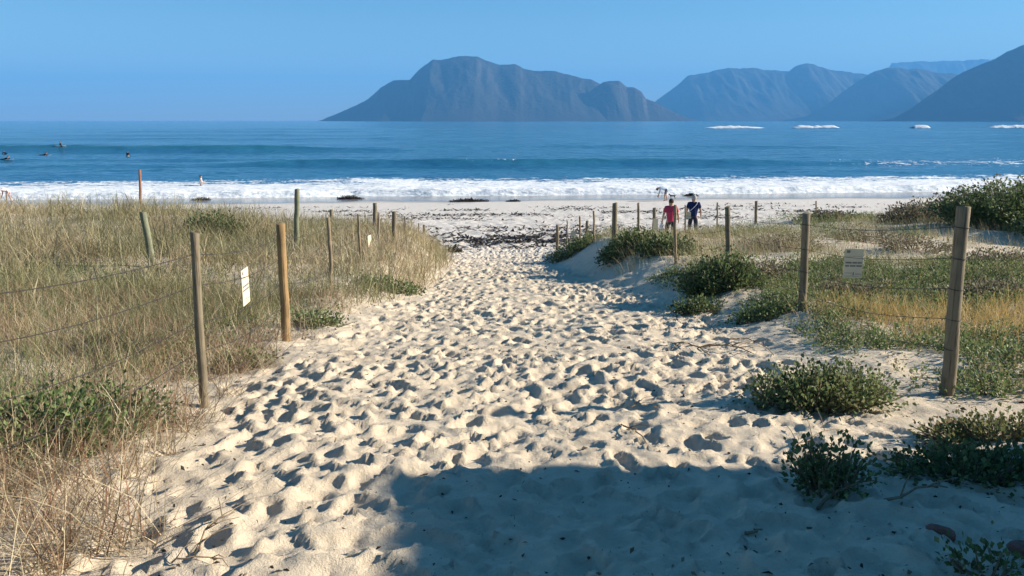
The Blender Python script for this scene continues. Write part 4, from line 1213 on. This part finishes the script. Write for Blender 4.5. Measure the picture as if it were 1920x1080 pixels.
# ------------------------------------------------------------------ loose bits: stones, twigs, crumbs
def stone(label, px, py, r, seed, mat='stone'):
    x, y = at_pix(px, py)
    bm = bmesh.new(); bmesh.ops.create_icosphere(bm, subdivisions=3, radius=r)
    r_ = random.Random(seed); ph = [r_.uniform(0, 6) for _ in range(6)]
    for v in bm.verts:
        q = v.co / r
        s = 1 + .16 * math.sin(3 * q.x + ph[0]) + .12 * math.sin(4 * q.y + ph[1]) + .07 * math.sin(9 * q.z + ph[2] + 4 * q.x)
        v.co = v.co * s; v.co.z *= .62
    me = bpy.data.meshes.new('stone'); bm.to_mesh(me); bm.free(); me.materials.append(MAT[mat])
    o = link(bpy.data.objects.new('stone', me)); o.location = (x, y, gz_real(x, y) + r * .45); o.rotation_euler = (0, 0, r_.uniform(0, 6))
    tag(o, label, 'stone', 'red stones in the shaded sand')
stone('red brown stone lying in the shaded sand at lower right', 1765, 1000, .046, 1)
stone('red brown stone cut by the right edge of the picture', 1916, 1040, .046, 2)

def twig(label, p0, p1, r, branch, seed, arch=.06, name='twig'):
    a = at_pix(*p0); b = at_pix(*p1); r_ = random.Random(seed)
    A = np.array([a[0], a[1], gz_real(*a) + .008]); B = np.array([b[0], b[1], gz_real(*b) + .012])
    pts = []
    for i in range(8):
        u = i / 7; q = A + (B - A) * u
        zz = max(q[2] + arch * math.sin(math.pi * u), gz_real(q[0], q[1]) + .004)
        pts.append(np.array([q[0] + r_.gauss(0, .012), q[1] + r_.gauss(0, .012), zz]) - A)
    ps = [tube(pts, [r * (1 - .08 * i) for i in range(8)], 6)]
    for _ in range(branch):
        i = r_.randrange(1, 6); dv = (B - A) * r_.uniform(.2, .4); ang = r_.choice((-1, 1)) * r_.uniform(.4, .9)
        dv = np.array([dv[0] * math.cos(ang) - dv[1] * math.sin(ang), dv[0] * math.sin(ang) + dv[1] * math.cos(ang), r_.uniform(.01, .06)])
        ps.append(tube([pts[i], pts[i] + dv * .5 + np.array([0, 0, .012]), pts[i] + dv], [r * .6, r * .5, r * .3], 5))
    V, F = join(ps); o = py_mesh(name, V, F, MAT['twig'], None, True); o.location = tuple(A); tag(o, label, 'twig', 'twigs lying on the sand')
twig('long branched dry twig on the sand in the lower left', (365, 1050), (452, 960), .0045, 4, 1)
twig('dry twig spread flat at the bottom left of the sand', (310, 1062), (440, 1050), .004, 5, 2, .03)
twig('forked twig on the middle of the sunlit path', (1165, 800), (1215, 835), .006, 2, 3, .03)
twig('pale stick lying under the small dark plant in the shade', (1535, 945), (1625, 910), .010, 1, 4, .05)
twig('dark stick lying in the shade at right', (1660, 940), (1780, 925), .007, 2, 5, .03)
twig('thin twig by the sunlit edge of the shade', (1480, 850), (1600, 812), .004, 3, 6, .04)
twig('short black stick lying in the shaded sand', (1400, 988), (1428, 990), .008, 0, 7, .0)
twig('thin twig on the path in front of the broad shrub', (1180, 770), (1225, 745), .004, 2, 8, .03)
twig('bare root trailing over the sand below the second right post', (1262, 645), (1330, 670), .010, 4, 9, .05)
twig('dry tangled branch on the sand left of the broad shrub', (1310, 655), (1420, 668), .008, 7, 10, .06)
twig('second dry tangled branch above the broad shrub', (1370, 640), (1450, 672), .007, 7, 11, .07)

n = 11000
x = rng.uniform(-3.2, 3.6, n); y = 1.7 + 12 * rng.random(n) ** 1.7
k = rng.random(n) < .25 + .75 * smooth(.45, .6, fbm(x * 1.2, y * 1.2, 2, 231)); x, y = x[k], y[k]; n = len(x)
z = np.array([gz_real(float(a), float(b)) for a, b in zip(x, y)])
P = np.stack([x, y, z + .002], 1)
D = rng.normal(size=(n, 3)); D[:, 2] = np.abs(D[:, 2]) * .25
V, F, C = leaves(P, rng.gamma(2.0, .0065, n) + .004, palette(n, [(.06, .045, .03), (.12, .09, .055), (.25, .18, .11), (.03, .025, .02)], [.35, .3, .15, .2]), D, .55)
tag(raw_mesh('sand_litter', V, [F], MAT['leaf'], sm=False, attr={'tint': C}), 'crumbs of dry leaf and weed scattered over the trodden sand', 'litter', kind='stuff')

# ------------------------------------------------------------------ the sea air
hz = bpy.data.materials.new('sea_haze'); hz.use_nodes = True
hn = hz.node_tree.nodes; hn.remove(hn['Principled BSDF'])
pv = hn.new('ShaderNodeVolumePrincipled')
pv.inputs['Color'].default_value = (.13, .46, 1.0, 1)
pv.inputs['Density'].default_value = 0.85e-4
pv.inputs['Density Attribute'].default_value = ''
hz.cycles.homogeneous_volume = True
pv.inputs['Anisotropy'].default_value = 0.0
hz.node_tree.links.new(pv.outputs[0], hn['Material Output'].inputs['Volume'])
V, F = box(-25000, 25000, -300, 25000, -14, 1350)
tag(py_mesh('haze', V, F, hz), kind='stuff')
